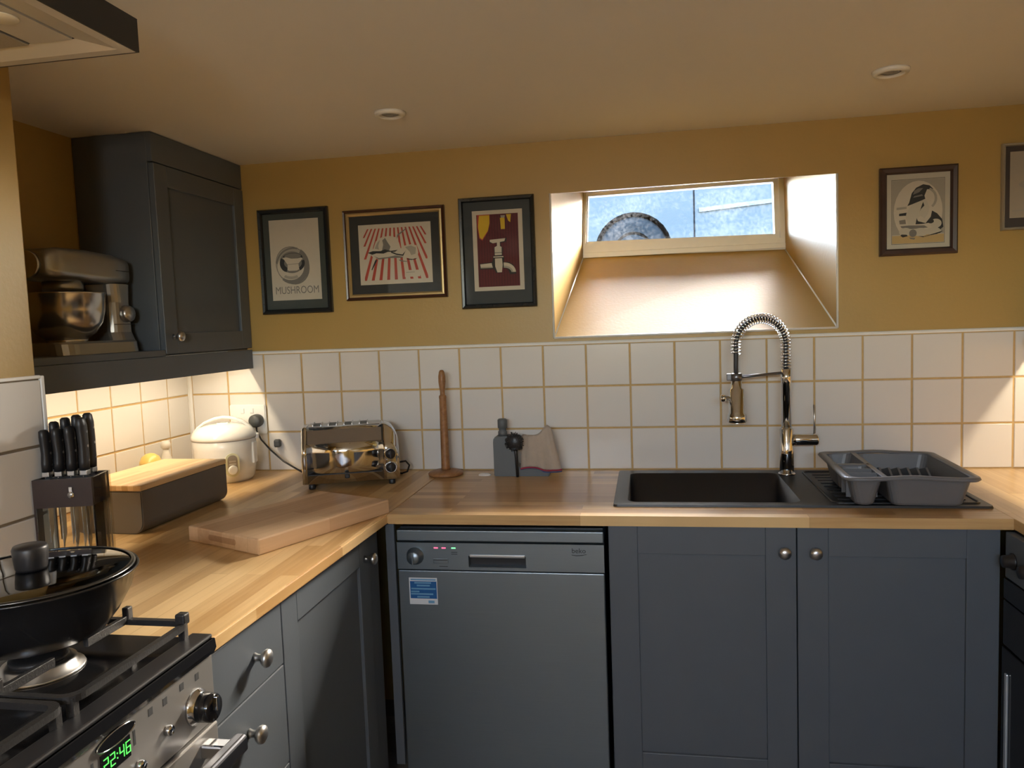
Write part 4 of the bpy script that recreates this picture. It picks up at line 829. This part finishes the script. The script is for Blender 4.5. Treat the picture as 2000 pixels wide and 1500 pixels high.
# ------------------------------------------------------------------ sink, tap, rack
def sink():
    t = thing('kitchen_sink', 'black composite inset sink with drainer on the right', 'sink', (1.664, -0.560, 0.0003))
    W_, D_, h = 1.0, 0.505, 0.006
    bx0, bx1, by0, by1 = 0.040, 0.522, 0.036, 0.455
    bm = B()
    o = rrect(0, W_, 0, D_, 0.012, 4); bx = rrect(bx0, bx1, by0, by1, 0.03, 4)
    def seg_ring(pts, z): return [bm.verts.new((x, y, z)) for x, y in pts]
    oo = seg_ring(o, 0); o1 = seg_ring([(x*0.996+0.002, y*0.992+0.002) for x, y in o], h); i1 = seg_ring(bx, h); n = len(o)
    for i in range(n):
        j = (i+1) % n
        bm.faces.new([oo[i], oo[j], o1[j], o1[i]])
        bm.faces.new([o1[i], o1[j], i1[j], i1[i]])
    # bowl
    i2 = seg_ring([(bx0 + (x-bx0)*0.97 + 0.007, by0 + (y-by0)*0.97 + 0.006) for x, y in bx], -0.17); i3 = seg_ring([(0.281 + (x-0.281)*0.85, 0.245+(y-0.245)*0.85) for x, y in bx], -0.190)
    for a, c_ in ((i1, i2), (i2, i3)):
        for i in range(n):
            j = (i+1) % n; f = bm.faces.new([a[i], a[j], c_[j], c_[i]]); f.smooth = True
    bm.faces.new(i3)
    bmesh.ops.recalc_face_normals(bm, faces=bm.faces)
    bdy = part('body', bm, SINKM, t)
    for k in range(9):
        y = 0.075 + k*0.043
        bm = B(); box(bm, 0.625, 0.955, y-0.004, y+0.004, h-0.001, h+0.0025, bev=0.0015); part('drainer_rib', bm, SINKM, bdy)
    bm = B()
    P = rrect(0.604, 0.978, 0.030, 0.470, 0.02, 4); tube(bm, [(x, y, h) for x, y in P], 0.004, 6, closed=True); part('drainer_edge', bm, SINKM, bdy)
    bm = B(); lathe(bm, [(0.045, -0.1898), (0.042, -0.187), (0.03, -0.1885), (0, -0.1885)], (0.281, 0.245, 0)); part('waste', bm, CHROME, t)
sink()
def tap():
    t = thing('spring_tap', 'chrome pull-down spring tap behind the black sink', 'tap', (2.213, -0.130, 0.0065))
    bm = B(); lathe(bm, [(0.027, 0), (0.027, 0.004), (0.0235, 0.007)], seg=32); part('flange', bm, CHROME, t)
    bm = B(); lathe(bm, [(0.0225, 0.004), (0.0225, 0.085), (0.0215, 0.088), (0.0215, 0.150), (0.019, 0.154), (0.0155, 0.156)], seg=32); part('mixer_body', bm, mat('dark_chrome', (0.62, 0.63, 0.65), 0.07, 1.0), t)
    bm = B(); lathe(bm, [(0.0155, 0.154), (0.0150, 0.300), (0.0165, 0.302), (0.0165, 0.346), (0.012, 0.348)], seg=28); part('riser', bm, CHROME, t)
    bm = B(); lathe(bm, [(0.0175, 0.018), (0.0195, 0.030), (0.0195, 0.092), (0.0180, 0.097), (0, 0.097)], (0, 0, 0.115), 'x', 24); lv = part('lever_body', bm, CHROME, t)
    bm = B(); tube(bm, [(0.086, 0, 0.128), (0.087, 0, 0.180), (0.086, 0, 0.228)], [0.0035, 0.003, 0.0028], 8); part('lever_rod', bm, SATIN, lv)
    a = math.radians(203); dx, dy = math.cos(a), math.sin(a); RC = 0.178; 
    path = []
    for i in range(8): path.append((0, 0.346 + 0.083*i/7))
    for i in range(1, 25):
        th = PI*i/24; path.append((RC/2 - RC/2*math.cos(th), 0.429 + 0.085*math.sin(th)))
    end = len(path)
    hose = path + [(RC, 0.40), (RC+0.001, 0.36), (RC, 0.325)]
    P3 = lambda p: Vector((p[0]*dx, p[0]*dy, p[1]))
    bm = B(); tube(bm, [P3(p) for p in hose], 0.0075, 10); part('hose', bm, mat('black_rubber', (0.03, 0.03, 0.033), 0.5), t)
    # coil spring about the hose, stops a little below the arch
    pts = [P3(p) for p in path + [(RC, 0.415), (RC, 0.400)]]
    cum = [0]
    for p, q in zip(pts, pts[1:]): cum.append(cum[-1] + (q-p).length)
    turns, spt = 38, 12; hel = []
    side = Vector((-dy, dx, 0))
    for k in range(turns*spt+1):
        s_ = cum[-1]*k/(turns*spt); i = max(j for j in range(len(cum)) if cum[j] <= s_+1e-9); i = min(i, len(pts)-2)
        f_ = (s_-cum[i])/(cum[i+1]-cum[i]); p = pts[i].lerp(pts[i+1], f_); T = (pts[i+1]-pts[i]).normalized(); N = T.cross(side)
        ph = 2*PI*k/spt; hel.append(p + 0.0158*(math.cos(ph)*side + math.sin(ph)*N))
    bm = B(); tube(bm, hel, 0.0022, 5); part('spring', bm, CHROME, t)
    hx, hy = RC*dx, RC*dy
    bm = B(); lathe(bm, [(0.0125, 0.340), (0.0165, 0.325), (0.0170, 0.295), (0.0240, 0.290), (0.0245, 0.215), (0.0300, 0.208), (0.0310, 0.186), (0.028, 0.183), (0, 0.183)][::-1], (hx, hy, 0), seg=28); sh = part('spray_head', bm, CHROME, t)
    bm = B(); lathe(bm, [(0.007, 0), (0.007, 0.010), (0.012, 0.012), (0.012, 0.026), (0, 0.027)], (hx-0.022, hy, 0.262), Matrix.Rotation(-PI/2, 4, 'Y'), 16); part('spray_button', bm, CHROME, sh)
    bm = B(); tube(bm, [(0, 0, 0.335), (hx*0.5, hy*0.5, 0.332), (hx*0.93, hy*0.93, 0.329)], 0.0045, 8); lathe(bm, [(0.014, 0.316), (0.018, 0.318), (0.018, 0.340), (0.014, 0.342)], (hx, hy, 0), seg=20); box(bm, hx-0.030, hx-0.012, hy-0.006, hy+0.006, 0.319, 0.341, bev=0.002); part('holder_arm', bm, mat('graphite', (0.16, 0.16, 0.17), 0.3, 0.8), t)
tap()
def rack():
    t = thing('dish_rack', 'grey plastic dish draining rack on the sink drainer', 'dish rack', (2.456, -0.398, 0.0108), math.radians(-2))
    w2, d2, hz = 0.170, 0.212, 0.080
    GP = GREYP
    # rim: flat lip with wavy front and back
    def rim(e, z, wave=True):
        out = []
        for x, y in rrect(-w2+e, w2-e, -d2+e, d2-e, 0.035, 6): out.append((x, y, z))
        return out
    def dense(e, z):
        P = rrect(-w2+e, w2-e, -d2+e, d2-e, 0.035-e*0.4, 6); out = []
        n = len(P)
        for i in range(n):
            p, q = P[i], P[(i+1) % n]; m = 10 if (Vector(q)-Vector(p)).length > 0.1 else 1
            for k in range(m):
                x, y = p[0]+(q[0]-p[0])*k/m, p[1]+(q[1]-p[1])*k/m
                zz = z + (0.006*math.exp(-(x/0.07)**2) if abs(y) > d2-e-0.002 else 0)
                out.append((x, y, zz))
        return out
    bm = B(); loft(bm, [dense(0.004, hz-0.010), dense(0.0, hz-0.006), dense(0.003, hz), dense(0.022, hz-0.001), dense(0.024, hz-0.005), dense(0.020, hz-0.008)], cap0=False, cap1=False, smooth=True); part('rim', bm, GP, t, recalc=True)
    # tray walls (tapering, open top), main body and cutlery box
    def basin(name, x0, x1, y0, y1, zb):
        bm = B(); 
        def rg(e, z, g=0): return [(x, y, z) for x, y in rrect(x0+e+g, x1-e-g, y0+e+g, y1-e-g, 0.022, 4)]
        loft(bm, [rg(0.020, zb), rg(0.016, zb+0.006), rg(0.0, hz-0.004)], cap1=False); loft(bm, [rg(0.0, hz-0.004), rg(0.002, hz-0.004), rg(0.019, zb+0.008), rg(0.022, zb+0.004)], cap0=False)
        bmesh.ops.recalc_face_normals(bm, faces=bm.faces); return part(name, bm, GP, t)
    basin('tray', -0.060, 0.150, -0.192, 0.192, 0.0)
    cb = basin('cutlery_box', -0.152, -0.068, -0.192, -0.010, 0.0)
    basin('side_tray', -0.152, -0.068, 0.0, 0.192, 0.0)
    for y in (-0.130, -0.072):
        bm = B(); box(bm, -0.150, -0.070, y-0.002, y+0.002, 0.012, hz-0.001); part('divider', bm, GP, cb)
    bm = B(); box(bm, -0.156, -0.060, -0.014, 0.004, hz-0.006, hz, bev=0.002); box(bm, -0.072, -0.056, -0.196, 0.196, hz-0.006, hz, bev=0.002); part('bridge', bm, GP, t)
    for k in range(7):
        x = -0.035 + k*0.026
        bm = B(); prism(bm, [(-0.17, 0.008), (0.17, 0.008), (0.172, 0.030), (0.10, 0.050), (0.04, 0.020), (-0.04, 0.020), (-0.10, 0.045), (-0.172, 0.030)], 'x', x-0.003, x+0.003); part('plate_rib', bm, GP, t)
rack()

# ------------------------------------------------------------------ knife block and knives
def knives():
    KB = Vector((0.484, -1.220, 0.0)); kr = math.radians(16)
    t = thing('knife_block', 'dark wood and clear acrylic knife block by the chimney breast', 'knife block', KB, kr)
    w2, d2 = 0.060, 0.046
    DKW = mat('wenge', (0.030, 0.016, 0.012), 0.4, noise=0.3, nscale=30)
    # holed top: slotted head block
    bm = B(); box(bm, -w2, w2, -d2, -0.0345, 0.165, 0.228); box(bm, -w2, w2, 0.0345, d2, 0.165, 0.228); box(bm, -w2, -w2+0.004, -0.0345, 0.0345, 0.165, 0.228); box(bm, w2-0.004, w2, -0.0345, 0.0345, 0.165, 0.228); part('head', bm, DKW, t)
    bm = B(); box(bm, -w2+0.004, w2-0.004, -0.003, 0.003, 0.165, 0.226); part('slot_divider', bm, BLACK, t)
    ac = thin_glass('acrylic', (0.90, 0.88, 0.82), 0.03, 1.0)
    bm = B(); box(bm, -w2, w2, -d2, -d2+0.004, 0.004, 0.165); part('front_pane', bm, ac, t)
    bm = B(); box(bm, -w2, w2, d2-0.004, d2, 0.004, 0.165); part('rear_pane', bm, ac, t)
    bm = B(); box(bm, w2, w2+0.004, -d2, d2, 0.004, 0.228); part('side_pane', bm, ac, t)
    bm = B(); box(bm, -w2-0.004, -w2, -d2, d2, 0.004, 0.228); part('side_pane', bm, DKW, t)
    bm = B(); box(bm, -w2-0.004, w2+0.004, -d2, d2, 0.0, 0.004); part('base', bm, DKW, t)
    bm = B(); lathe(bm, [(0.007, 0), (0.007, 0.003), (0, 0.003)], (0.016, -d2, 0.192), '-y', 16); box(bm, 0.012, 0.020, -d2-0.0025, -d2, 0.198, 0.210, bev=0.001); part('badge', bm, CHROME, t)
    spots = []
    for k in range(4): spots.append((-0.037 + 0.0245*k, 0.018, (0.350, 0.358, 0.363, 0.366)[k], 'back row'))
    for k in range(4): spots.append((-0.043 + 0.0265*k, -0.018, (0.336, 0.338, 0.342, 0.360)[k], 'front row'))
    ordn = ['first', 'second', 'third', 'fourth']
    lab = {}
    for i, (x, y, top, row) in enumerate(spots):
        p = Matrix.Rotation(kr, 4, 'Z') @ Vector((x, y, 0)) + KB
        kt = thing('kitchen_knife', 'black-handled kitchen knife, %s from the left in the %s of the block' % (ordn[i % 4], row), 'knife', (p.x, p.y, 0.2302), kr, 'knives in the knife block')
        hl = top - 0.2302
        rings = []
        for z, a_, b_, sh in ((0.012, 0.009, 0.012, 0), (0.03, 0.0095, 0.013, 0.001), (hl*0.5, 0.0090, 0.0125, 0.003), (hl*0.85, 0.0095, 0.014, 0.0), (hl*0.97, 0.008, 0.012, -0.003), (hl, 0.005, 0.007, -0.004)):
            rings.append([(xx*a_*1.12, yy*b_*1.12+sh, z) for xx, yy in ell(0, 0, 1, 1, 14)])
        bm = B(); loft(bm, rings, smooth=True); h_ = part('handle', bm, BLACK, kt, recalc=True)
        bm = B()
        for z in (hl*0.25, hl*0.5, hl*0.75): lathe(bm, [(0.0032, -0.0103), (0.0032, 0.0103)], (0, 0.002, z), 'x', 10)
        part('rivet', bm, SATIN, h_)
        bm = B(); box(bm, -0.008, 0.008, -0.011, 0.011, 0.0, 0.012, bev=0.002); part('bolster', bm, SATIN, kt)
        bw = 0.014; bl_ = 0.15 + 0.012*(i % 4)
        bm = B(); prism(bm, [(-bw*0.7, 0.0), (bw*0.7, 0.0), (bw, -0.03), (bw*0.6, -bl_*0.8), (-bw*0.6, -bl_), (-bw*0.8, -0.03)], 'x', -0.001, 0.001); part('blade', bm, CHROME, kt)
knives()

# ------------------------------------------------------------------ cooker, pan, hood
def cooker():
    t = thing('gas_cooker', 'black and silver gas cooker with clock at lower left', 'cooker', (0.435, -2.147, 0.0))
    # local x: depth (front at 0.57 = world 1.005), local y: 0..0.602 (world -2.147..-1.545)
    FXc = 0.570; W_ = 0.605
    PAN = mat('silver_fascia', (0.45, 0.44, 0.42), 0.36, 0.75, noise=0.04, nscale=4)
    bm = B(); box(bm, 0.0, FXc-0.02, 0, W_, -H+0.03, -0.012); part('body', bm, BLACK, t)
    for x in (0.05, 0.48):
        for y in (0.05, W_-0.05):
            bm = B(); cyl(bm, (x, y, -H+0.0005), 0.02, 0.03); part('foot', bm, BLACK, t)
    bm = B(); box(bm, 0.0, FXc+0.008, 0, W_, -0.012, 0.004, bev=0.003); prism(bm, [(FXc-0.01, -0.0235), (FXc+0.005, -0.022), (FXc+0.010, -0.012), (FXc+0.008, 0.004), (FXc-0.01, 0.004)], 'y', 0, W_); hob = part('hob_plate', bm, BLACKG, t)
    bm = B(); box(bm, FXc-0.035, FXc+0.004, 0.0, W_, 0.004, 0.012, bev=0.003); part('hob_trim', bm, BLACK, hob)
    bm = B(); box(bm, FXc-0.02, FXc, 0.0, W_, -0.140, -0.024, bev=0.002); fas = part('fascia', bm, PAN, t)
    Y = lambda wy: wy + 2.147
    def knob_at(wy, z):
        bm = B(); lathe(bm, [(0.030, 0), (0.030, 0.005), (0.025, 0.008), (0.0245, 0.012)], (FXc, Y(wy), z), 'x', 28); r1 = part('knob_ring', bm, CHROME, fas)
        bm = B(); lathe(bm, [(0.0245, 0.010), (0.0235, 0.034), (0.021, 0.037), (0, 0.037)], (FXc, Y(wy), z), 'x', 28); kk = part('knob', bm, BLACKG, fas)
        bm = B(); box(bm, FXc+0.030, FXc+0.043, Y(wy)-0.0035, Y(wy)+0.0035, z-0.004, z+0.021, bev=0.0015); part('pointer', bm, CHROME, kk)
    for wy in (-1.600, -1.905, -1.975, -2.045, -2.110): knob_at(wy, -0.092)
    for wy, z in ((-1.590, -0.044), (-1.633, -0.041), (-1.714, -0.041), (-1.678, -0.043)):
        bm = B(); box(bm, FXc-0.001, FXc+0.0006, Y(wy)-0.005, Y(wy)+0.005, z-0.006, z+0.006); part('symbol', bm, INK, fas)
    for wy in (-1.754, -1.842):
        bm = B(); box(bm, FXc-0.001, FXc+0.0006, Y(wy)-0.0022, Y(wy)+0.0022, -0.072, -0.049); part('symbol', bm, INK, fas)
    for wy, z in ((-1.679, -0.090), (-1.750, -0.106), (-1.795, -0.106), (-1.84, -0.106)):
        bm = B(); lathe(bm, [(0.0085, 0), (0.0085, 0.008), (0.007, 0.010), (0, 0.010)], (FXc, Y(wy), z), 'x', 16); part('button', bm, CHROME, fas)
    bm = B(); prism(bm, [(Y(-1.795)+u*0.040, -0.036 + v*0.0105) for u, v in ell(0, 0, 1, 1, 28)], 'x', FXc-0.001, FXc+0.004); part('badge', bm, BLACKG, fas, label='black oval badge')
    bm = B(); tube(bm, [(FXc+0.004, Y(-1.795)+u*0.040, -0.036+v*0.0105) for u, v in ell(0, 0, 1, 1, 36)], 0.0011, 6, closed=True); part('badge_rim', bm, CHROME, fas)
    bm = B(); box(bm, FXc-0.001, FXc+0.002, Y(-1.827), Y(-1.765), -0.081, -0.048, bev=0.0005); cl = part('clock_display', bm, BLACKG, fas)
    # seven-segment digits 22:46, read from the near end (-y) to the far end (+y) looking along -x
    SEG = {'2': 'abged', '4': 'fgbc', '6': 'afgedc'}
    bm = B(); gx = FXc+0.0022
    def seg7(ch, y0):
        w_, h2 = 0.0085, 0.0085; zc = -0.0645
        S = {'a': (0, 1, 1, 1), 'g': (0, 0, 1, 0), 'd': (0, -1, 1, -1), 'f': (0, 0, 0, 1), 'b': (1, 0, 1, 1), 'e': (0, -1, 0, 0), 'c': (1, -1, 1, 0)}
        for s_ in SEG[ch]:
            a0, b0, a1, b1 = S[s_]
            ya, yb, za, zb = y0+a0*w_, y0+a1*w_, zc+b0*h2, zc+b1*h2
            box(bm, gx, gx+0.0006, min(ya, yb)-0.0006, max(ya, yb)+0.0006, min(za, zb)-0.0006, max(za, zb)+0.0006)
    y0 = Y(-1.822)
    for k, ch in enumerate('22'): seg7(ch, y0+k*0.0135)
    for k, ch in enumerate('46'): seg7(ch, y0+0.0330+k*0.0135)
    for z in (-0.061, -0.068): box(bm, gx, gx+0.0006, y0+0.0265, y0+0.0282, z-0.0009, z+0.0009)
    part('digits', bm, mat('green_display', (0.1, 0.8, 0.15), 0.4, emit=(0.10, 1.0, 0.10), estr=0.8), cl)
    # oven door and handle
    bm = B(); box(bm, FXc-0.02, FXc+0.004, 0.002, W_-0.002, -0.80, -0.145, bev=0.003); dr = part('oven_door', bm, PAN, t)
    bm = B(); box(bm, FXc+0.004, FXc+0.006, 0.08, W_-0.08, -0.68, -0.28); part('door_glass', bm, BLACKG, dr)
    for y in (0.045, W_-0.045):
        bm = B(); box(bm, FXc+0.003, FXc+0.050, y-0.014, y+0.014, -0.185, -0.160, bev=0.004); part('handle_bracket', bm, CHROME, dr)
    bm = B(); prism(bm, rrect(FXc+0.040, FXc+0.066, -0.192, -0.160, 0.008, 4), 'y', 0.015, W_-0.015); part('handle_bar', bm, mat('dark_steel', (0.10, 0.105, 0.12), 0.25, 0.9), dr)
    # burners
    for wx, wy, r in ((0.795, -1.690, 0.055), (0.560, -1.690, 0.042), (0.795, -2.000, 0.042), (0.560, -2.000, 0.05)):
        x, y = wx-0.435, Y(wy)
        bm = B(); lathe(bm, [(r+0.012, 0.004), (r+0.010, 0.008), (r, 0.010), (r*0.98, 0.020), (r*0.8, 0.023), (0, 0.023)], (x, y, 0), seg=32); bn = part('burner', bm, SATIN, t)
        bm = B(); lathe(bm, [(r*0.78, 0.0232), (r*0.78, 0.029), (r*0.6, 0.031), (0, 0.031)], (x, y, 0), seg=28); part('burner_cap', bm, IRON, bn)
    # cast pan supports
    for y0, y1 in ((0.015, 0.298), (0.306, 0.590)):
        bm = B(); x0, x1 = 0.055, 0.548; z = 0.038
        P = rrect(x0, x1, y0, y1, 0.025, 5)
        for e0, e1, zz in ((0, 0.011, 0),):
            ring = lambda e, zq: [(x, y, zq) for x, y in rrect(x0+e, x1-e, y0+e, y1-e, 0.025-e*0.4, 5)]
            loft(bm, [ring(0.0, z-0.006), ring(0.0, z+0.004), ring(0.0105, z+0.004), ring(0.0105, z-0.006), ring(0.0, z-0.006)], cap0=False, cap1=False)
        gr = part('pan_support', bm, IRON, t, recalc=True)
        xm = (x0+x1)/2; ym = (y0+y1)/2
        bm = B(); box(bm, xm-0.005, xm+0.005, y0+0.005, y1-0.005, z-0.006, z+0.004, bev=0.001); part('cross_bar', bm, IRON, gr)
        for cx in (x0+(xm-x0)/2, xm+(x1-xm)/2):
            for s_ in (-1, 1):
                bm = B(); ye = y0+0.003 if s_ < 0 else y1-0.003
                ya, yb = sorted((ye, ym + s_*0.035)); box(bm, cx-0.0045, cx+0.0045, ya, yb, z-0.004, z+0.010, bev=0.001)
                box(bm, cx-0.006, cx+0.006, ye-0.007, ye+0.007, z-0.004, z+0.024, bev=0.002); part('finger', bm, IRON, gr)
        for cx in (x0+0.012, x1-0.012):
            for cy in (y0+0.012, y1-0.012):
                bm = B(); box(bm, cx-0.006, cx+0.006, cy-0.006, cy+0.006, 0.0042, z, bev=0.001); part('foot', bm, IRON, gr)
        bm = B(); box(bm, x1-0.020, x1-0.002, y1-0.022, y1-0.004, z, z+0.020, bev=0.003) if y1 > 0.5 else box(bm, x1-0.020, x1-0.002, y0+0.004, y0+0.022, z, z+0.020, bev=0.003); part('corner_lug', bm, IRON, gr)
cooker()
def pan():
    PC = (0.768, -1.660, 0.0485)
    t = thing('wok_pan', 'deep black non-stick pan on the near gas ring', 'pan', PC)
    NS = mat('black_enamel', (0.012, 0.012, 0.013), 0.22, noise=0.1, nscale=30)
    bm = B(); lathe(bm, [(0.0, 0.0), (0.095, 0.0), (0.104, 0.004), (0.125, 0.030), (0.145, 0.065), (0.155, 0.097), (0.159, 0.099), (0.158, 0.102), (0.153, 0.100), (0.142, 0.066), (0.12, 0.033), (0.10, 0.008), (0.0, 0.005)], seg=56); part('bowl', bm, NS, t)
    bm = B(); dv = Vector((-0.62, -0.78, 0)).normalized(); tube(bm, [dv*0.15 + Vector((0, 0, 0.085)), dv*0.19+Vector((0, 0, 0.098)), dv*0.26+Vector((0, 0, 0.112)), dv*0.35+Vector((0, 0, 0.118))], [0.011, 0.011, 0.013, 0.012], 12); part('handle', bm, BLACK, t)
    l = thing('pan_lid', 'domed glass lid with black knob on the deep pan', 'lid', (PC[0], PC[1], PC[2]+0.1025))
    bm = B(); lathe(bm, [(0.1475, 0.001), (0.135, 0.004), (0.10, 0.007), (0.06, 0.009), (0.016, 0.010)], seg=56)
    for f in [f for f in bm.faces if len(f.verts) > 8]: bm.faces.remove(f)
    part('glass', bm, thin_glass('lid_glass', (0.62, 0.60, 0.56), 0.03, 1.6), l)
    bm = B(); R_ = [[(r*math.cos(2*PI*i/56), r*math.sin(2*PI*i/56), z) for i in range(56)] for r, z in ((0.1465, 0.0035), (0.150, 0.004), (0.1535, 0.002), (0.153, 0.0), (0.147, 0.0))]; loft(bm, R_, smooth=True, cap0=False, cap1=False); part('rim_band', bm, mat('dark_steel_band', (0.10, 0.10, 0.10), 0.25, 0.9), l, recalc=True)
    bm = B(); lathe(bm, [(0.022, 0.0095), (0.0235, 0.014), (0.0255, 0.030), (0.0265, 0.045), (0.024, 0.050), (0, 0.0515)], seg=28); part('knob', bm, BLACK, l)
pan()
def hood():
    t = thing('cooker_hood', 'slim black-edged cooker hood with steel underside at upper left', 'extractor hood', (0.422, -2.11, 1.02))
    W_, D_, h = 0.608, 0.500, 0.056
    bm = B()
    for a in ((0, D_, W_-0.004, W_), (0, D_, 0, 0.004), (D_-0.004, D_, 0.004, W_-0.004)): box(bm, a[0], a[1], a[2], a[3], 0.0, h)
    box(bm, 0, D_-0.004, 0.004, W_-0.004, h-0.004, h); part('shell', bm, BLACK, t)
    CRS = mat('hood_steel', (0.72, 0.69, 0.63), 0.38, 0.45, noise=0.05, nscale=6)
    bm = B(); loft(bm, [[(0.004, 0.004, 0.0), (D_-0.004, 0.004, 0.0), (D_-0.004, W_-0.004, 0.0), (0.004, W_-0.004, 0.0)], [(0.02, 0.02, 0.0), (D_-0.024, 0.02, 0.0), (D_-0.024, W_-0.024, 0.0), (0.02, W_-0.024, 0.0)], [(0.03, 0.05, 0.010), (D_-0.075, 0.05, 0.010), (D_-0.075, W_-0.06, 0.010), (0.03, W_-0.06, 0.010)]], cap0=False, cap1=False); bmesh.ops.recalc_face_normals(bm, faces=bm.faces)
    for f in bm.faces:
        if f.normal.z > 0: f.normal_flip()
    un = part('underside', bm, CRS, t)
    for y0, y1 in ((0.055, 0.296), (0.304, 0.546)):
        bm = B(); box(bm, 0.032, 0.34, y0, y1, 0.006, 0.012, bev=0.001); part('grease_filter', bm, mat('filter_mesh', (0.45, 0.43, 0.40), 0.45, 0.8, noise=0.2, nscale=300), un)
    bm = B(); box(bm, 0.345, D_-0.078, 0.055, 0.546, 0.008, 0.012); part('lamp_panel', bm, CRS, un)
    for y in (0.16, 0.44):
        bm = B(); lathe(bm, [(0.026, 0.0075), (0.024, 0.006), (0, 0.006)], (0.385, y, 0), seg=24); part('lamp', bm, mat('hood_lamp', (0.9, 0.85, 0.7), 0.3), un)
    bm = B(); box(bm, 0.0, 0.26, 0.17, 0.44, h, ZC-1.02-0.001); part('chimney', bm, BLACK, t)
hood()

# ------------------------------------------------------------------ added fill light behind the camera, brightens ceiling and walls
def add_fill_globe():
    t = thing('fill_globe', 'white glowing globe added behind the camera as fill light', 'lamp', (1.55, -3.70, 0.72))
    bm = B(); lathe(bm, [(0, -0.10), (0.06, -0.085), (0.10, -0.03), (0.105, 0.02), (0.08, 0.07), (0.03, 0.098), (0, 0.10)], seg=32); part('globe', bm, mat('fill_globe_glow', (0.9, 0.88, 0.82), 0.4, emit=(1.0, 0.89, 0.74), estr=FILL_STR), t)
    bm = B(); cyl(bm, (0, 0, 0.098), 0.006, ZC-0.72-0.098-0.0005, seg=8); part('cord', bm, WHITE, t)
add_fill_globe()
